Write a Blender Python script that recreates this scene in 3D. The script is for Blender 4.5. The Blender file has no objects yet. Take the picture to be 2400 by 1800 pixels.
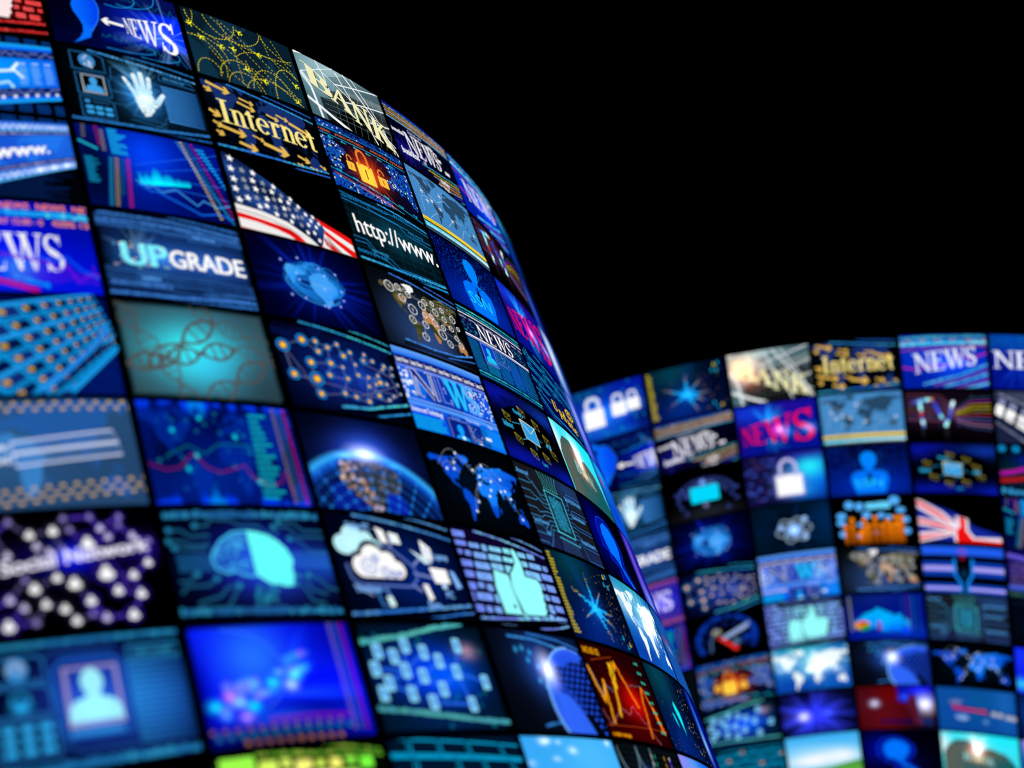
import bpy, math, random
import numpy as np
from mathutils import Vector, Matrix
from mathutils.geometry import tessellate_polygon

S = bpy.context.scene
COL = S.collection
PI = math.pi

# ------------------------------------------------------------------ geometry of the two curved walls
def rot(v):
    a = np.linalg.norm(v); k = np.array(v) / a
    K = np.array([[0, -k[2], k[1]], [k[2], 0, -k[0]], [-k[1], k[0], 0]])
    return np.eye(3) + np.sin(a) * K + (1 - np.cos(a)) * K @ K
NEAR = dict(R=rot([-0.62813863, 0.93930997, 0.05459638]), P=np.array([-0.75241671, 0.25649038, -14.1909008]), k=0.09624943, w=1.4416291)
FAR = dict(R=rot([0.3938378, -0.29876346, 0.14250375]), P=np.array([6.54830776, -2.88001878, -25.50781385]), k=-0.12503326, w=1.45209414)
# world frame: the axis of the near column stands upright
zc = NEAR['R'][:, 1]; xc = NEAR['R'][:, 0]
WR = np.stack([xc, -np.cross(xc, zc), zc])          # rows: world x, y, z expressed in camera axes
WR[1] = np.cross(zc, xc)
BASE = np.array([0, 0, 3.0])
def to_world(p): return WR @ np.asarray(p) + BASE
GAP = 0.048
CH = 1.0 - GAP

# ------------------------------------------------------------------ materials
def lin(c):
    c = [max(0.0, x) ** 1.14 for x in c]
    return tuple(((x / 12.92) if x <= 0.04045 else ((x + 0.055) / 1.055) ** 2.4) for x in c)
def rgb(c):
    if isinstance(c, str):
        c = c.lstrip('#')
        return tuple(int(c[i:i + 2], 16) / 255 for i in (0, 2, 4))
    return tuple(c[:3])
def mat_screen():
    m = bpy.data.materials.new('lit_display'); m.use_nodes = True
    nt = m.node_tree; nt.nodes.clear()
    out = nt.nodes.new('ShaderNodeOutputMaterial')
    at = nt.nodes.new('ShaderNodeAttribute'); at.attribute_name = 'light'
    em = nt.nodes.new('ShaderNodeEmission'); em.inputs['Strength'].default_value = 1.0
    tr = nt.nodes.new('ShaderNodeBsdfTransparent')
    inv = nt.nodes.new('ShaderNodeMath'); inv.operation = 'SUBTRACT'; inv.inputs[0].default_value = 1.0; inv.use_clamp = True
    comb = nt.nodes.new('ShaderNodeCombineColor')
    add = nt.nodes.new('ShaderNodeAddShader')
    L = nt.links.new
    L(at.outputs['Color'], em.inputs['Color']); L(at.outputs['Alpha'], inv.inputs[1])
    for i in range(3): L(inv.outputs[0], comb.inputs[i])
    L(comb.outputs[0], tr.inputs['Color'])
    L(em.outputs[0], add.inputs[0]); L(tr.outputs[0], add.inputs[1]); L(add.outputs[0], out.inputs['Surface'])
    try: m.cycles.emission_sampling = 'NONE'
    except Exception: pass
    return m
def mat_black(name, rough, val):
    m = bpy.data.materials.new(name); m.use_nodes = True
    nt = m.node_tree; b = nt.nodes['Principled BSDF']
    n = nt.nodes.new('ShaderNodeTexNoise'); n.inputs['Scale'].default_value = 40; n.inputs['Detail'].default_value = 4
    r = nt.nodes.new('ShaderNodeMapRange'); r.inputs['To Min'].default_value = rough - .1; r.inputs['To Max'].default_value = rough + .1
    nt.links.new(n.outputs[0], r.inputs['Value']); nt.links.new(r.outputs[0], b.inputs['Roughness'])
    mx = nt.nodes.new('ShaderNodeMapRange'); mx.inputs['To Min'].default_value = val * .7; mx.inputs['To Max'].default_value = val * 1.3
    cc = nt.nodes.new('ShaderNodeCombineColor')
    nt.links.new(n.outputs[0], mx.inputs['Value'])
    for i in range(3): nt.links.new(mx.outputs[0], cc.inputs[i])
    nt.links.new(cc.outputs[0], b.inputs['Base Color'])
    b.inputs['Specular IOR Level'].default_value = 0.1
    return m
M_SCREEN = mat_screen()
M_CASE = mat_black('black_casing_plastic', .7, .004)
M_WALL = mat_black('black_backing_paint', .8, .003)

# ------------------------------------------------------------------ fonts (outlines made in code)
_bf = {}
def sans_word(s):
    if s in _bf: return _bf[s]
    cu = bpy.data.curves.new('t', 'FONT'); cu.body = s; cu.size = 1.0; cu.resolution_u = 3
    ob = bpy.data.objects.new('t', cu); COL.objects.link(ob)
    dg = bpy.context.evaluated_depsgraph_get(); dg.update()
    me = bpy.data.meshes.new_from_object(ob.evaluated_get(dg))
    me.calc_loop_triangles()
    v = np.array([x.co[:2] for x in me.vertices]); t = [tuple(x.vertices) for x in me.loop_triangles]
    tris = [[tuple(v[i]) for i in q] for q in t]
    bpy.data.objects.remove(ob); bpy.data.curves.remove(cu); bpy.data.meshes.remove(me)
    if tris:
        x0 = v[:, 0].min(); x1 = v[:, 0].max()
    else: x0, x1 = 0, 1
    k = 1 / 0.69      # cap height to 1
    tris = [[((a - x0) * k, b * k) for a, b in q] for q in tris]
    _bf[s] = (tris, (x1 - x0) * k)
    return _bf[s]
def ribbon(pts, ws):
    out = []; n = len(pts)
    L = []; R_ = []
    for i in range(n):
        a = pts[max(0, i - 1)]; b = pts[min(n - 1, i + 1)]
        dx, dy = b[0] - a[0], b[1] - a[1]; d = math.hypot(dx, dy) or 1
        w = (ws[i] if isinstance(ws, (list, tuple)) else ws) / 2
        nx, ny = -dy / d * w, dx / d * w
        L.append((pts[i][0] + nx, pts[i][1] + ny)); R_.append((pts[i][0] - nx, pts[i][1] - ny))
    for i in range(n - 1): out.append([L[i], L[i + 1], R_[i + 1], R_[i]])
    return out
def box(x0, y0, x1, y1): return [(x0, y0), (x1, y0), (x1, y1), (x0, y1)]
def sarc(cx, cy, rx, ry, a0, a1, thin=.05, thick=.15, n=12):
    pts = []; ws = []
    for i in range(n + 1):
        a = math.radians(a0 + (a1 - a0) * i / n)
        pts.append((cx + rx * math.cos(a), cy + ry * math.sin(a))); ws.append(thin + (thick - thin) * abs(math.cos(a)) ** 1.5)
    return ribbon(pts, ws)
TK = .15; TN = .05
SERIF = {
 'N': (.86, [box(.10, 0, .15, 1), [(.02, 1), (.21, 1), (.76, 0), (.66, 0)], box(.69, .0, .74, 1), box(-.02, .96, .2, 1), box(0, 0, .25, .04), box(.59, .96, .86, 1)]),
 'E': (.72, [box(.1, 0, .25, 1), box(.02, .95, .6, 1), box(.25, .49, .46, .54), box(.02, 0, .64, .05), [(.54, .95), (.6, .95), (.62, .76), (.6, .76)], [(.6, 0), (.64, 0), (.68, .24), (.66, .24)], box(.44, .4, .47, .63)]),
 'W': (1.12, [[(.02, 1), (.2, 1), (.42, 0), (.34, 0)], [(.56, 1), (.62, 1), (.42, 0), (.36, 0)], [(.46, 1), (.64, 1), (.84, 0), (.76, 0)], [(1.0, 1), (1.06, 1), (.84, 0), (.79, 0)], box(-.04, .96, .3, 1), box(.4, .96, .72, 1), box(.9, .96, 1.14, 1)]),
 'S': (.62, sarc(.29, .75, .2, .22, 20, 225, .05, .11) + ribbon([(.15, .6), (.22, .53), (.32, .48), (.42, .42)], [.13, .16, .16, .13]) + sarc(.29, .26, .21, .235, 45, -160, .05, .13) + [[(.49, 1), (.52, 1), (.52, .7), (.50, .7)], [(.05, 0), (.08, 0), (.1, .32), (.07, .32)]]),
 'B': (.76, [box(.12, 0, .27, 1), box(.02, .96, .35, 1), box(.02, 0, .35, .045)] + sarc(.34, .755, .22, .225, 90, -90, .05, .14) + sarc(.34, .27, .28, .25, 90, -90, .05, .16) + [box(.25, .51, .36, .56)]),
 'A': (.86, [[(.36, 1), (.46, 1), (.82, 0), (.64, 0)], [(.38, .96), (.42, .9), (.14, 0), (.08, 0)], box(.22, .31, .6, .36), box(-.02, 0, .26, .04), box(.56, 0, .88, .04)]),
 'K': (.86, [box(.12, 0, .27, 1), box(.02, .96, .36, 1), box(.02, 0, .36, .04), [(.62, .97), (.68, .97), (.3, .48), (.26, .48)], [(.3, .56), (.42, .66), (.82, 0), (.64, 0)], box(.5, .96, .82, 1), box(.54, 0, .88, .04)]),
 'I': (.42, [box(.13, 0, .28, 1), box(.02, .96, .39, 1), box(.02, 0, .39, .04)]),
 'U': (.84, [box(.1, .3, .25, 1), box(.64, .3, .69, 1), box(0, .96, .36, 1), box(.53, .96, .8, 1)] + sarc(.42, .3, .245, .29, 180, 360, .05, .12)),
 'n': (.6, [box(.1, 0, .22, .66), box(.02, .62, .2, .66), box(.02, 0, .3, .035), box(.4, 0, .52, .45), box(.34, 0, .6, .035)] + sarc(.31, .46, .155, .19, 150, 0, .05, .12)),
 't': (.4, [box(.12, .12, .24, .8), box(.02, .61, .36, .66), [(.02, .64), (.13, .64), (.2, .84), (.14, .8)]] + sarc(.27, .14, .1, .12, 180, 300, .04, .11)),
 'e': (.56, sarc(.27, .33, .2, .32, 5, 320, .045, .13, 16) + [box(.1, .34, .46, .385)]),
 'r': (.46, [box(.1, 0, .22, .66), box(.02, .62, .2, .66), box(.02, 0, .32, .035)] + sarc(.33, .48, .13, .17, 170, 50, .05, .1) + [box(.33, .52, .43, .63)]),
 'p': (.62, [box(.1, -.28, .22, .66), box(.02, .62, .2, .66), box(.02, -.28, .32, -.245)] + sarc(.3, .33, .22, .31, 150, -150, .045, .12, 14)),
 'd': (.62, [box(.38, 0, .5, 1), box(.3, .96, .48, 1), box(.4, 0, .58, .035)] + sarc(.29, .32, .2, .31, 30, 330, .045, .12, 14)),
 'a': (.54, [box(.34, .06, .45, .46), box(.38, 0, .52, .05)] + sarc(.27, .46, .13, .17, 0, 150, .05, .11) + sarc(.24, .18, .14, .16, 40, 320, .045, .11, 12)),
 '<': (.5, []), ' ': (.3, []),
}

# ------------------------------------------------------------------ continents (longitude, latitude)
LAND = [
 [(-167,65),(-157,71),(-141,70),(-128,70),(-115,68),(-108,72),(-92,72),(-94,63),(-92,57),(-82,55),(-80,51),(-78,56),(-77,62),(-68,60),(-64,59),(-56,52),(-65,47),(-70,43),(-74,40),(-76,35),(-81,31),(-80,25),(-83,29),(-90,30),(-97,27),(-97,21),(-92,18),(-88,21),(-88,16),(-83,14),(-82,9),(-78,8),(-85,11),(-93,15),(-104,19),(-109,26),(-114,31),(-120,34),(-124,41),(-124,48),(-132,55),(-140,60),(-151,60),(-158,57),(-164,60)],
 [(-90,74),(-78,74),(-65,67),(-66,62),(-75,65),(-85,70)], [(-70,78),(-55,82),(-30,83),(-20,78),(-24,70),(-38,66),(-44,60),(-52,65),(-56,73)],
 [(-78,8),(-72,12),(-62,10),(-52,5),(-50,0),(-35,-6),(-39,-15),(-42,-23),(-49,-28),(-58,-35),(-62,-40),(-66,-46),(-69,-52),(-74,-51),(-73,-40),(-71,-30),(-71,-18),(-77,-12),(-81,-5),(-79,2)],
 [(-6,35),(10,37),(11,33),(20,31),(32,31),(36,24),(43,12),(51,11),(44,2),(40,-6),(40,-15),(35,-22),(32,-29),(26,-34),(19,-34),(15,-26),(12,-17),(13,-7),(9,1),(8,4),(-4,5),(-9,5),(-15,11),(-17,15),(-16,22),(-10,30)],
 [(5,59),(12,66),(20,70),(30,70),(40,67),(30,62),(22,60),(24,66),(18,61),(13,55)],
 [(-9,37),(-9,43),(-1,44),(-4,48),(3,51),(8,54),(20,55),(28,60),(32,66),(45,68),(60,69),(70,73),(85,74),(104,78),(115,74),(140,73),(160,70),(180,68),(178,64),(163,61),(160,52),(156,57),(155,60),(141,59),(136,54),(141,50),(135,43),(128,39),(129,35),(126,35),(124,40),(118,38),(122,34),(121,28),(114,22),(108,20),(109,12),(102,12),(103,2),(99,8),(97,17),(91,22),(86,20),(80,13),(78,8),(73,18),(67,25),(57,26),(50,30),(57,24),(59,22),(52,16),(44,13),(38,22),(34,28),(36,36),(27,37),(22,37),(18,41),(13,45),(17,40),(12,42),(8,44),(0,40),(-2,37)],
 [(114,-22),(122,-18),(130,-12),(136,-12),(141,-17),(143,-11),(146,-19),(153,-26),(150,-37),(144,-39),(137,-35),(130,-32),(118,-35),(115,-33)],
 [(44,-17),(49,-12),(50,-16),(47,-25),(44,-24)], [(-5,50),(1,51),(0,54),(-3,58),(-6,57),(-4,54)], [(130,32),(136,34),(141,36),(142,42),(139,39),(133,35)],
 [(95,5),(104,-3),(106,-6),(101,-2)], [(109,2),(117,7),(118,1),(114,-4),(110,-2)], [(131,-1),(141,-3),(150,-10),(140,-8)], [(105,-6),(115,-8),(110,-8.9)],
 [(173,-35),(178,-38),(174,-41),(168,-46),(171,-42)], [(-24,65),(-15,66),(-18,63)], [(120,18),(122,14),(126,7),(123,8),(120,14)]]
_tess = {}
def tess(pts):
    key = tuple(pts)
    if key not in _tess:
        _tess[key] = tessellate_polygon([[Vector((x, y, 0)) for x, y in pts]])
    return _tess[key]

# ------------------------------------------------------------------ drawing surface: 145 x 100 units, y up, every shape becomes triangles
W, H = 145.0, 100.0
class Canvas:
    def __init__(s, seed):
        s.r = random.Random(seed); s.T = None; s.z = 0; s.tri = []; s.col = []; s.zz = []
    def layer(s): s.z += 1
    def add(s, pts, cols):                       # convex polygon with a colour (r,g,b,a linear premultiplied) per corner
        if s.T: pts = [s.T(*p) for p in pts]
        for i in range(1, len(pts) - 1):
            s.tri.append((pts[0], pts[i], pts[i + 1])); s.col.append((cols[0], cols[i], cols[i + 1])); s.zz.append(s.z)
    def c(s, col, a=1.0, add=False):
        l = lin(rgb(col)); return (l[0] * a, l[1] * a, l[2] * a, 0.0 if add else a)
    def bg(s, base, blobs=(), nx=30, ny=20, edge=0.0, fn=None):
        base = np.array(rgb(base)); X = np.linspace(0, W, nx + 1); Y = np.linspace(0, H, ny + 1)
        gx, gy = np.meshgrid(X, Y); C = np.zeros(gx.shape + (3,)) + base
        for b in blobs:
            x, y, rx, ry, col = b[:5]; k = b[5] if len(b) > 5 else 1.0
            g = np.exp(-(((gx - x) / rx) ** 2 + ((gy - y) / ry) ** 2)) * k
            C = C * (1 - g[..., None]) + np.array(rgb(col)) * g[..., None]
        if fn: C = fn(gx, gy, C)
        if edge:
            e = np.clip(np.minimum(np.minimum(gx, W - gx), np.minimum(gy, H - gy)) / edge, 0, 1) ** .8
            C = C * e[..., None]
        C = np.clip(C, 0, 1) ** 1.14; C = np.where(C <= .04045, C / 12.92, ((C + .055) / 1.055) ** 2.4)
        s.layer()
        for j in range(ny):
            for i in range(nx):
                q = [(X[i], Y[j]), (X[i + 1], Y[j]), (X[i + 1], Y[j + 1]), (X[i], Y[j + 1])]
                cc = [tuple(C[j, i]) + (1.,), tuple(C[j, i + 1]) + (1.,), tuple(C[j + 1, i + 1]) + (1.,), tuple(C[j + 1, i]) + (1.,)]
                s.add(q, cc)
    def rect(s, x0, y0, x1, y1, col, a=1.0, add=False, col2=None, a2=None, nl=True):
        if nl: s.layer()
        k = s.c(col, a, add); k2 = s.c(col2 or col, a if a2 is None else a2, add) if (col2 or a2 is not None) else k
        s.add([(x0, y0), (x1, y0), (x1, y1), (x0, y1)], [k, k2, k2, k] if col2 or a2 is not None else [k] * 4)
    def vrect(s, x0, y0, x1, y1, col, col2, a=1., a2=1., add=False):
        s.layer(); k = s.c(col, a, add); k2 = s.c(col2, a2, add)
        s.add([(x0, y0), (x1, y0), (x1, y1), (x0, y1)], [k, k, k2, k2])
    def poly(s, pts, col, a=1.0, add=False, nl=True, shade=None):
        if nl: s.layer()
        if len(pts) == 3 or len(pts) == 4 and shade is None:
            s.add(pts, [s.c(col, a, add)] * len(pts)); return
        for t in tess(pts):
            q = [pts[i] for i in t]
            s.add(q, [s.c(shade(*p) if shade else col, a, add) for p in q])
    def polys(s, L, col, a=1.0, add=False):
        s.layer(); k = s.c(col, a, add)
        for p in L: s.add(p, [k] * len(p))
    def line(s, pts, w, col, a=1.0, add=False, nl=True):
        if nl: s.layer()
        k = s.c(col, a, add)
        for q in ribbon(pts, w): s.add(q, [k] * 4)
    def dash(s, pts, w, col, on, off, a=1.0, nl=True):
        if nl: s.layer()
        k = s.c(col, a); d = 0.0; on_ = True; cur = [pts[0]]
        for p, q in zip(pts, pts[1:]):
            L = math.hypot(q[0] - p[0], q[1] - p[1]); t = 0.0
            if L < 1e-6: continue
            while t < L:
                rem = (on if on_ else off) - d; st = min(rem, L - t); t += st; d += st
                x = (p[0] + (q[0] - p[0]) * t / L, p[1] + (q[1] - p[1]) * t / L)
                if on_: cur.append(x)
                if d >= (on if on_ else off) - 1e-9:
                    if on_ and len(cur) > 1:
                        for z in ribbon(cur, w): s.add(z, [k] * 4)
                    on_ = not on_; d = 0.0; cur = [x]
    def arcpts(s, x, y, rx, ry, a0=0, a1=360, n=24):
        return [(x + rx * math.cos(math.radians(a0 + (a1 - a0) * i / n)), y + ry * math.sin(math.radians(a0 + (a1 - a0) * i / n))) for i in range(n + 1)]
    def disc(s, x, y, r, col, a=1.0, ry=None, add=False, nl=True, n=12):
        if nl: s.layer()
        s.add(s.arcpts(x, y, r, ry or r, 0, 360 - 360 / n, n - 1), [s.c(col, a, add)] * n)
    def ring(s, x, y, r, w, col, a=1.0, ry=None, nl=True, n=20, add=False, a0=0, a1=360):
        s.line(s.arcpts(x, y, r, ry or r, a0, a1, n), w, col, a, add, nl)
    def glow(s, x, y, rx, ry, col, k=1.0, n=20):   # additive bloom drawn on the picture itself
        s.layer(); P = [0, .15, .3, .5, .75, 1.0]; V = [1, .8, .48, .2, .05, 0]
        for i in range(n):
            a, b = 2 * PI * i / n, 2 * PI * (i + 1) / n
            for j in range(5):
                c0, c1 = s.c(col, k * V[j], True), s.c(col, k * V[j + 1], True)
                s.add([(x + rx * P[j] * math.cos(a), y + ry * P[j] * math.sin(a)), (x + rx * P[j + 1] * math.cos(a), y + ry * P[j + 1] * math.sin(a)),
                       (x + rx * P[j + 1] * math.cos(b), y + ry * P[j + 1] * math.sin(b)), (x + rx * P[j] * math.cos(b), y + ry * P[j] * math.sin(b))], [c0, c1, c1, c0])
    def rays(s, x, y, n, r0, r1, col, k=.4, wid=5, asp=.8, a0=0, a1=360):
        s.layer()
        for i in range(n):
            a = math.radians(s.r.uniform(a0, a1)); r = s.r.uniform(r0, r1); w = math.radians(s.r.uniform(.3, 1) * wid); kk = k * s.r.uniform(.3, 1)
            p = lambda t, rr: (x + rr * math.cos(t), y + rr * asp * math.sin(t))
            z = (0, 0, 0, 0)
            s.add([p(a, 1), p(a, r), p(a + w, r * .95)], [s.c(col, kk, True), z, z]); s.add([p(a, 1), p(a, r), p(a - w, r * .95)], [s.c(col, kk, True), z, z])
    def text(s, t, x, y, h, col, a=1.0, width=None, serif=False, bold=0.0, nl=True, T=None, add=False, grad=None):
        if nl: s.layer()
        Q = []; cx = 0.0
        if serif and all(ch in SERIF for ch in t):
            for ch in t:
                adv, ps = SERIF[ch]
                for p in ps: Q.append([(cx + u, v) for u, v in p])
                cx += adv
        else:
            tr, cx = sans_word(t); Q = tr
        sx = (width / cx) if width else h
        k = s.c(col, a, add)
        f = (lambda u, v: T(u * (1 if width is None else 1) / cx, v)) if T else (lambda u, v: (x + u * sx, y + v * h))
        offs = [(0, 0)] if not bold else [(0, 0), (bold, 0), (0, bold * .7), (bold, bold * .7), (-bold, 0)]
        for ox, oy in offs:
            for p in Q:
                q = [f(u + ox, v + oy) for u, v in p]
                s.add(q, [k] * len(q) if grad is None else [s.c(grad(*z), a, add) for z in q])
        return cx * sx
    def code(s, pts, h, col, a=1.0, col2=None, fill=.8):      # a run of tiny illegible characters along a path
        s.layer(); L = [0]
        for p, q in zip(pts, pts[1:]): L.append(L[-1] + math.hypot(q[0] - p[0], q[1] - p[1]))
        def at(t):
            for i in range(len(pts) - 1):
                if t <= L[i + 1] or i == len(pts) - 2:
                    f = (t - L[i]) / max(1e-6, L[i + 1] - L[i]); p, q = pts[i], pts[i + 1]
                    return (p[0] + (q[0] - p[0]) * f, p[1] + (q[1] - p[1]) * f)
        k = s.c(col, a * .5)
        for p, q in zip(pts, pts[1:]): s.add([(p[0], p[1] + .1 * h), (q[0], q[1] + .1 * h), (q[0], q[1] + .85 * h), (p[0], p[1] + .85 * h)], [k] * 4)
        s.layer(); t = 0.0; tot = L[-1]; ph = s.r.uniform(0, 6)
        while t < tot:
            w = s.r.uniform(.5, 1.3) * h * .5
            if s.r.random() < fill:
                mix = .5 + .5 * math.sin(t * .05 + ph)
                p, q = at(t), at(min(tot, t + w)); k = s.c(col if not col2 or s.r.random() > mix * .8 else col2, a * s.r.uniform(.75, 1))
                y0 = s.r.choice([0, 0, .15]) * h; y1 = h * s.r.choice([1, 1, .8, .6])
                s.add([(p[0], p[1] + y0), (q[0], q[1] + y0), (q[0], q[1] + y1), (p[0], p[1] + y1)], [k] * 4)
            t += w + h * .12
    def block(s, x0, y0, x1, y1, n, col, a=1.0, rag=.3, left=False):  # a paragraph of text lines
        s.layer(); dy = (y1 - y0) / n; k = s.c(col, a)
        for i in range(n):
            y = y1 - (i + 1) * dy + dy * .25; e = (x1 - x0) * s.r.uniform(0, rag)
            u0, u1 = (x0 + e, x1) if left else (x0, x1 - e); x = u0
            while x < u1:
                w = min(s.r.uniform(.03, .12) * (x1 - x0) + .6, u1 - x); s.add(box(x, y, x + w, y + dy * .55), [k] * 4); x += w + .5
    def land(s, x0, y0, x1, y1, col, a=1.0, add=False, which=None, shade=None):
        s.layer()
        for i, P in enumerate(LAND):
            if which is not None and i not in which: continue
            f = lambda lo, la: (x0 + (lo + 170) / 350 * (x1 - x0), y0 + (la + 56) / 139 * (y1 - y0))
            Q = [f(*p) for p in P]
            for t in tess(tuple(P)):
                q = [Q[j] for j in t]; s.add(q, [s.c(shade(*p) if shade else col, a, add) for p in q])
    def maprect(s, x0, y0, x1, y1, lo, la):
        return (x0 + (lo + 170) / 350 * (x1 - x0), y0 + (la + 56) / 139 * (y1 - y0))
    def rrect(s, x0, y0, x1, y1, r, col, a=1.0, nl=True, add=False):
        P = []
        for cx, cy, a0 in ((x1 - r, y1 - r, 0), (x0 + r, y1 - r, 90), (x0 + r, y0 + r, 180), (x1 - r, y0 + r, 270)):
            P += [(cx + r * math.cos(math.radians(a0 + t)), cy + r * math.sin(math.radians(a0 + t))) for t in (0, 30, 60, 90)]
        if nl: s.layer()
        s.add(P, [s.c(col, a, add)] * len(P)); return P
    def frame(s, x0, y0, x1, y1, w, col, a=1.0): s.line([(x0, y0), (x1, y0), (x1, y1), (x0, y1), (x0, y0 - w / 2)], w, col, a)
    def person(s, x, y, w, h, col, a=1.0, tie=None):
        s.layer(); k = s.c(col, a)
        s.add(s.arcpts(x, y + h * .74, w * .21, h * .26, 0, 345, 23), [k] * 24)
        s.add([(x - w * .12, y + h * .6), (x + w * .12, y + h * .6), (x + w * .14, y + h * .38), (x - w * .14, y + h * .38)], [k] * 4)
        s.add([(x - w * .5, y), (x + w * .5, y), (x + w * .48, y + h * .26), (x + w * .38, y + h * .38), (x + w * .1, y + h * .48), (x - w * .1, y + h * .48), (x - w * .38, y + h * .38), (x - w * .48, y + h * .26)], [k] * 8)
        if tie: s.poly([(x, y + h * .46), (x + w * .05, y + h * .38), (x + w * .04, y + h * .1), (x, y + h * .02), (x - w * .04, y + h * .1), (x - w * .05, y + h * .38)], tie)
    def lock(s, x, y, w, col, h=None, hole=None, sh=None, opened=False):
        h = h or w * .85
        s.rrect(x - w / 2, y, x + w / 2, y + h, w * .08, col)
        P = [(x - w * .3, y + h * .9), (x - w * .3, y + h * 1.3)] + s.arcpts(x, y + h * 1.35, w * .3, h * .4, 180, 0, 10) + [(x + w * .3, y + h * (1.3 if opened else .9))]
        s.line(P, w * .14, sh or col)
        if hole: s.rect(x - w * .05, y + h * .25, x + w * .05, y + h * .75, hole)
    def star5(s, x, y, r, col, a=1.0, sx=1.0, rotd=0, nl=True):
        if nl: s.layer()
        k = s.c(col, a)
        P = [(x + sx * (r if i % 2 == 0 else r * .42) * math.cos(math.radians(90 + 36 * i + rotd)), y + (r if i % 2 == 0 else r * .42) * math.sin(math.radians(90 + 36 * i + rotd))) for i in range(10)]
        for i in range(10): s.add([(x, y), P[i], P[(i + 1) % 10]], [k] * 3)
    def arrow(s, x0, y0, x1, y1, w, col, head=2.2, a=1.0, nl=True):
        if nl: s.layer()
        dx, dy = x1 - x0, y1 - y0; L = math.hypot(dx, dy) or 1; dx /= L; dy /= L; nx, ny = -dy, dx; k = s.c(col, a)
        f = lambda u, v: (x1 + dx * u * w + nx * v * w, y1 + dy * u * w + ny * v * w); L_ = L / w
        s.add([f(-L_, .5), f(-L_, -.5), f(-1.2, -.5), f(-1.2, .5)], [k] * 4)
        h = head * .62
        for sg in (1, -1): s.add([f(0, 0), f(-h * .95, h * sg), f(-h * .95 - 1.0, (h - .05) * sg), f(-1.25, 0)], [k] * 4)
    def plane(s, x, y, r, ang, col):
        s.layer(); k = s.c(col); ca, sa = math.cos(math.radians(ang)), math.sin(math.radians(ang))
        def t(u, v): return (x + r * (u * ca - v * sa), y + r * (u * sa + v * ca))
        for P in ([(1, .08), (1, -.08), (-.9, -.1), (-.9, .1)], [(.3, 0), (-.35, .95), (-.55, .95), (-.15, 0)], [(.3, 0), (-.35, -.95), (-.55, -.95), (-.15, 0)], [(-.6, 0), (-.9, .4), (-1.05, .4), (-.9, 0)], [(-.6, 0), (-.9, -.4), (-1.05, -.4), (-.9, 0)]):
            s.add([t(*p) for p in P], [k] * 4)
    def dots(s, x0, y0, x1, y1, n, r, cols, a=1.0, rv=.5):
        s.layer()
        for i in range(n):
            s.disc(s.r.uniform(x0, x1), s.r.uniform(y0, y1), r * s.r.uniform(1 - rv, 1 + rv), s.r.choice(cols), a * s.r.uniform(.5, 1), nl=False, n=6)
    # ---- turn the drawing into one mesh that follows the curve of its wall
    def mesh(s, name, dw, dh, kap):
        tri = s.tri; col = s.col; NS = 20; sw = W / NS
        oT, oC, oZ = [], [], []
        def clip(P, C, ax, lim, sgn):
            out, oc = [], []; n = len(P)
            for i in range(n):
                a, b = P[i], P[(i + 1) % n]; ca, cb = C[i], C[(i + 1) % n]
                da, db = (a[ax] - lim) * sgn, (b[ax] - lim) * sgn
                if da >= 0: out.append(a); oc.append(ca)
                if (da > 0 and db < 0) or (da < 0 and db > 0):
                    t = da / (da - db)
                    out.append((a[0] + (b[0] - a[0]) * t, a[1] + (b[1] - a[1]) * t)); oc.append(tuple(ca[j] + (cb[j] - ca[j]) * t for j in range(4)))
            return out, oc
        for P, C, z in zip(tri, col, s.zz):
            xs = [p[0] for p in P]; ys = [p[1] for p in P]; x0, x1, y0, y1 = min(xs), max(xs), min(ys), max(ys)
            if x1 <= 0 or x0 >= W or y1 <= 0 or y0 >= H: continue
            if x0 < 0: P, C = clip(P, C, 0, 0, 1)
            if x1 > W: P, C = clip(P, C, 0, W, -1)
            if y0 < 0: P, C = clip(P, C, 1, 0, 1)
            if y1 > H: P, C = clip(P, C, 1, H, -1)
            if len(P) < 3: continue
            x0 = max(0, x0); x1 = min(W, x1)
            i0 = int(x0 / sw + 1e-6); i1 = int(x1 / sw - 1e-6)
            if i1 > i0 and x1 - x0 > sw * .8:
                R_, RC = P, C
                for i in range(i0, i1 + 1):
                    if i < i1:
                        A, AC = clip(R_, RC, 0, (i + 1) * sw, -1); R_, RC = clip(R_, RC, 0, (i + 1) * sw, 1)
                    else: A, AC = R_, RC
                    for j in range(1, len(A) - 1):
                        oT.append((A[0], A[j], A[j + 1])); oC.append((AC[0], AC[j], AC[j + 1])); oZ.append(z)
            else:
                for j in range(1, len(P) - 1):
                    oT.append((P[0], P[j], P[j + 1])); oC.append((C[0], C[j], C[j + 1])); oZ.append(z)
        V = np.array(oT, float).reshape(-1, 2); Z = np.repeat(np.array(oZ, float), 3) * LAY + .002
        X = (V[:, 0] / W - .5) * dw; Y = (V[:, 1] / H - .5) * dh
        th = X * kap; rr = 1 / kap
        x = np.sin(th) * (rr + Z); zz = np.cos(th) * (rr + Z) - rr
        co = np.stack([x, Y, zz], 1).astype(np.float32)
        me = bpy.data.meshes.new(name); n = len(co)
        me.vertices.add(n); me.vertices.foreach_set('co', co.ravel())
        me.loops.add(n); me.loops.foreach_set('vertex_index', np.arange(n, dtype=np.int32))
        me.polygons.add(n // 3); me.polygons.foreach_set('loop_start', np.arange(0, n, 3, dtype=np.int32))
        me.update(calc_edges=True)
        a = me.attributes.new('light', 'FLOAT_COLOR', 'POINT'); a.data.foreach_set('color', np.array(oC, np.float32).ravel())
        me.materials.append(M_SCREEN)
        return me
LAY = 0.00022
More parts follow.
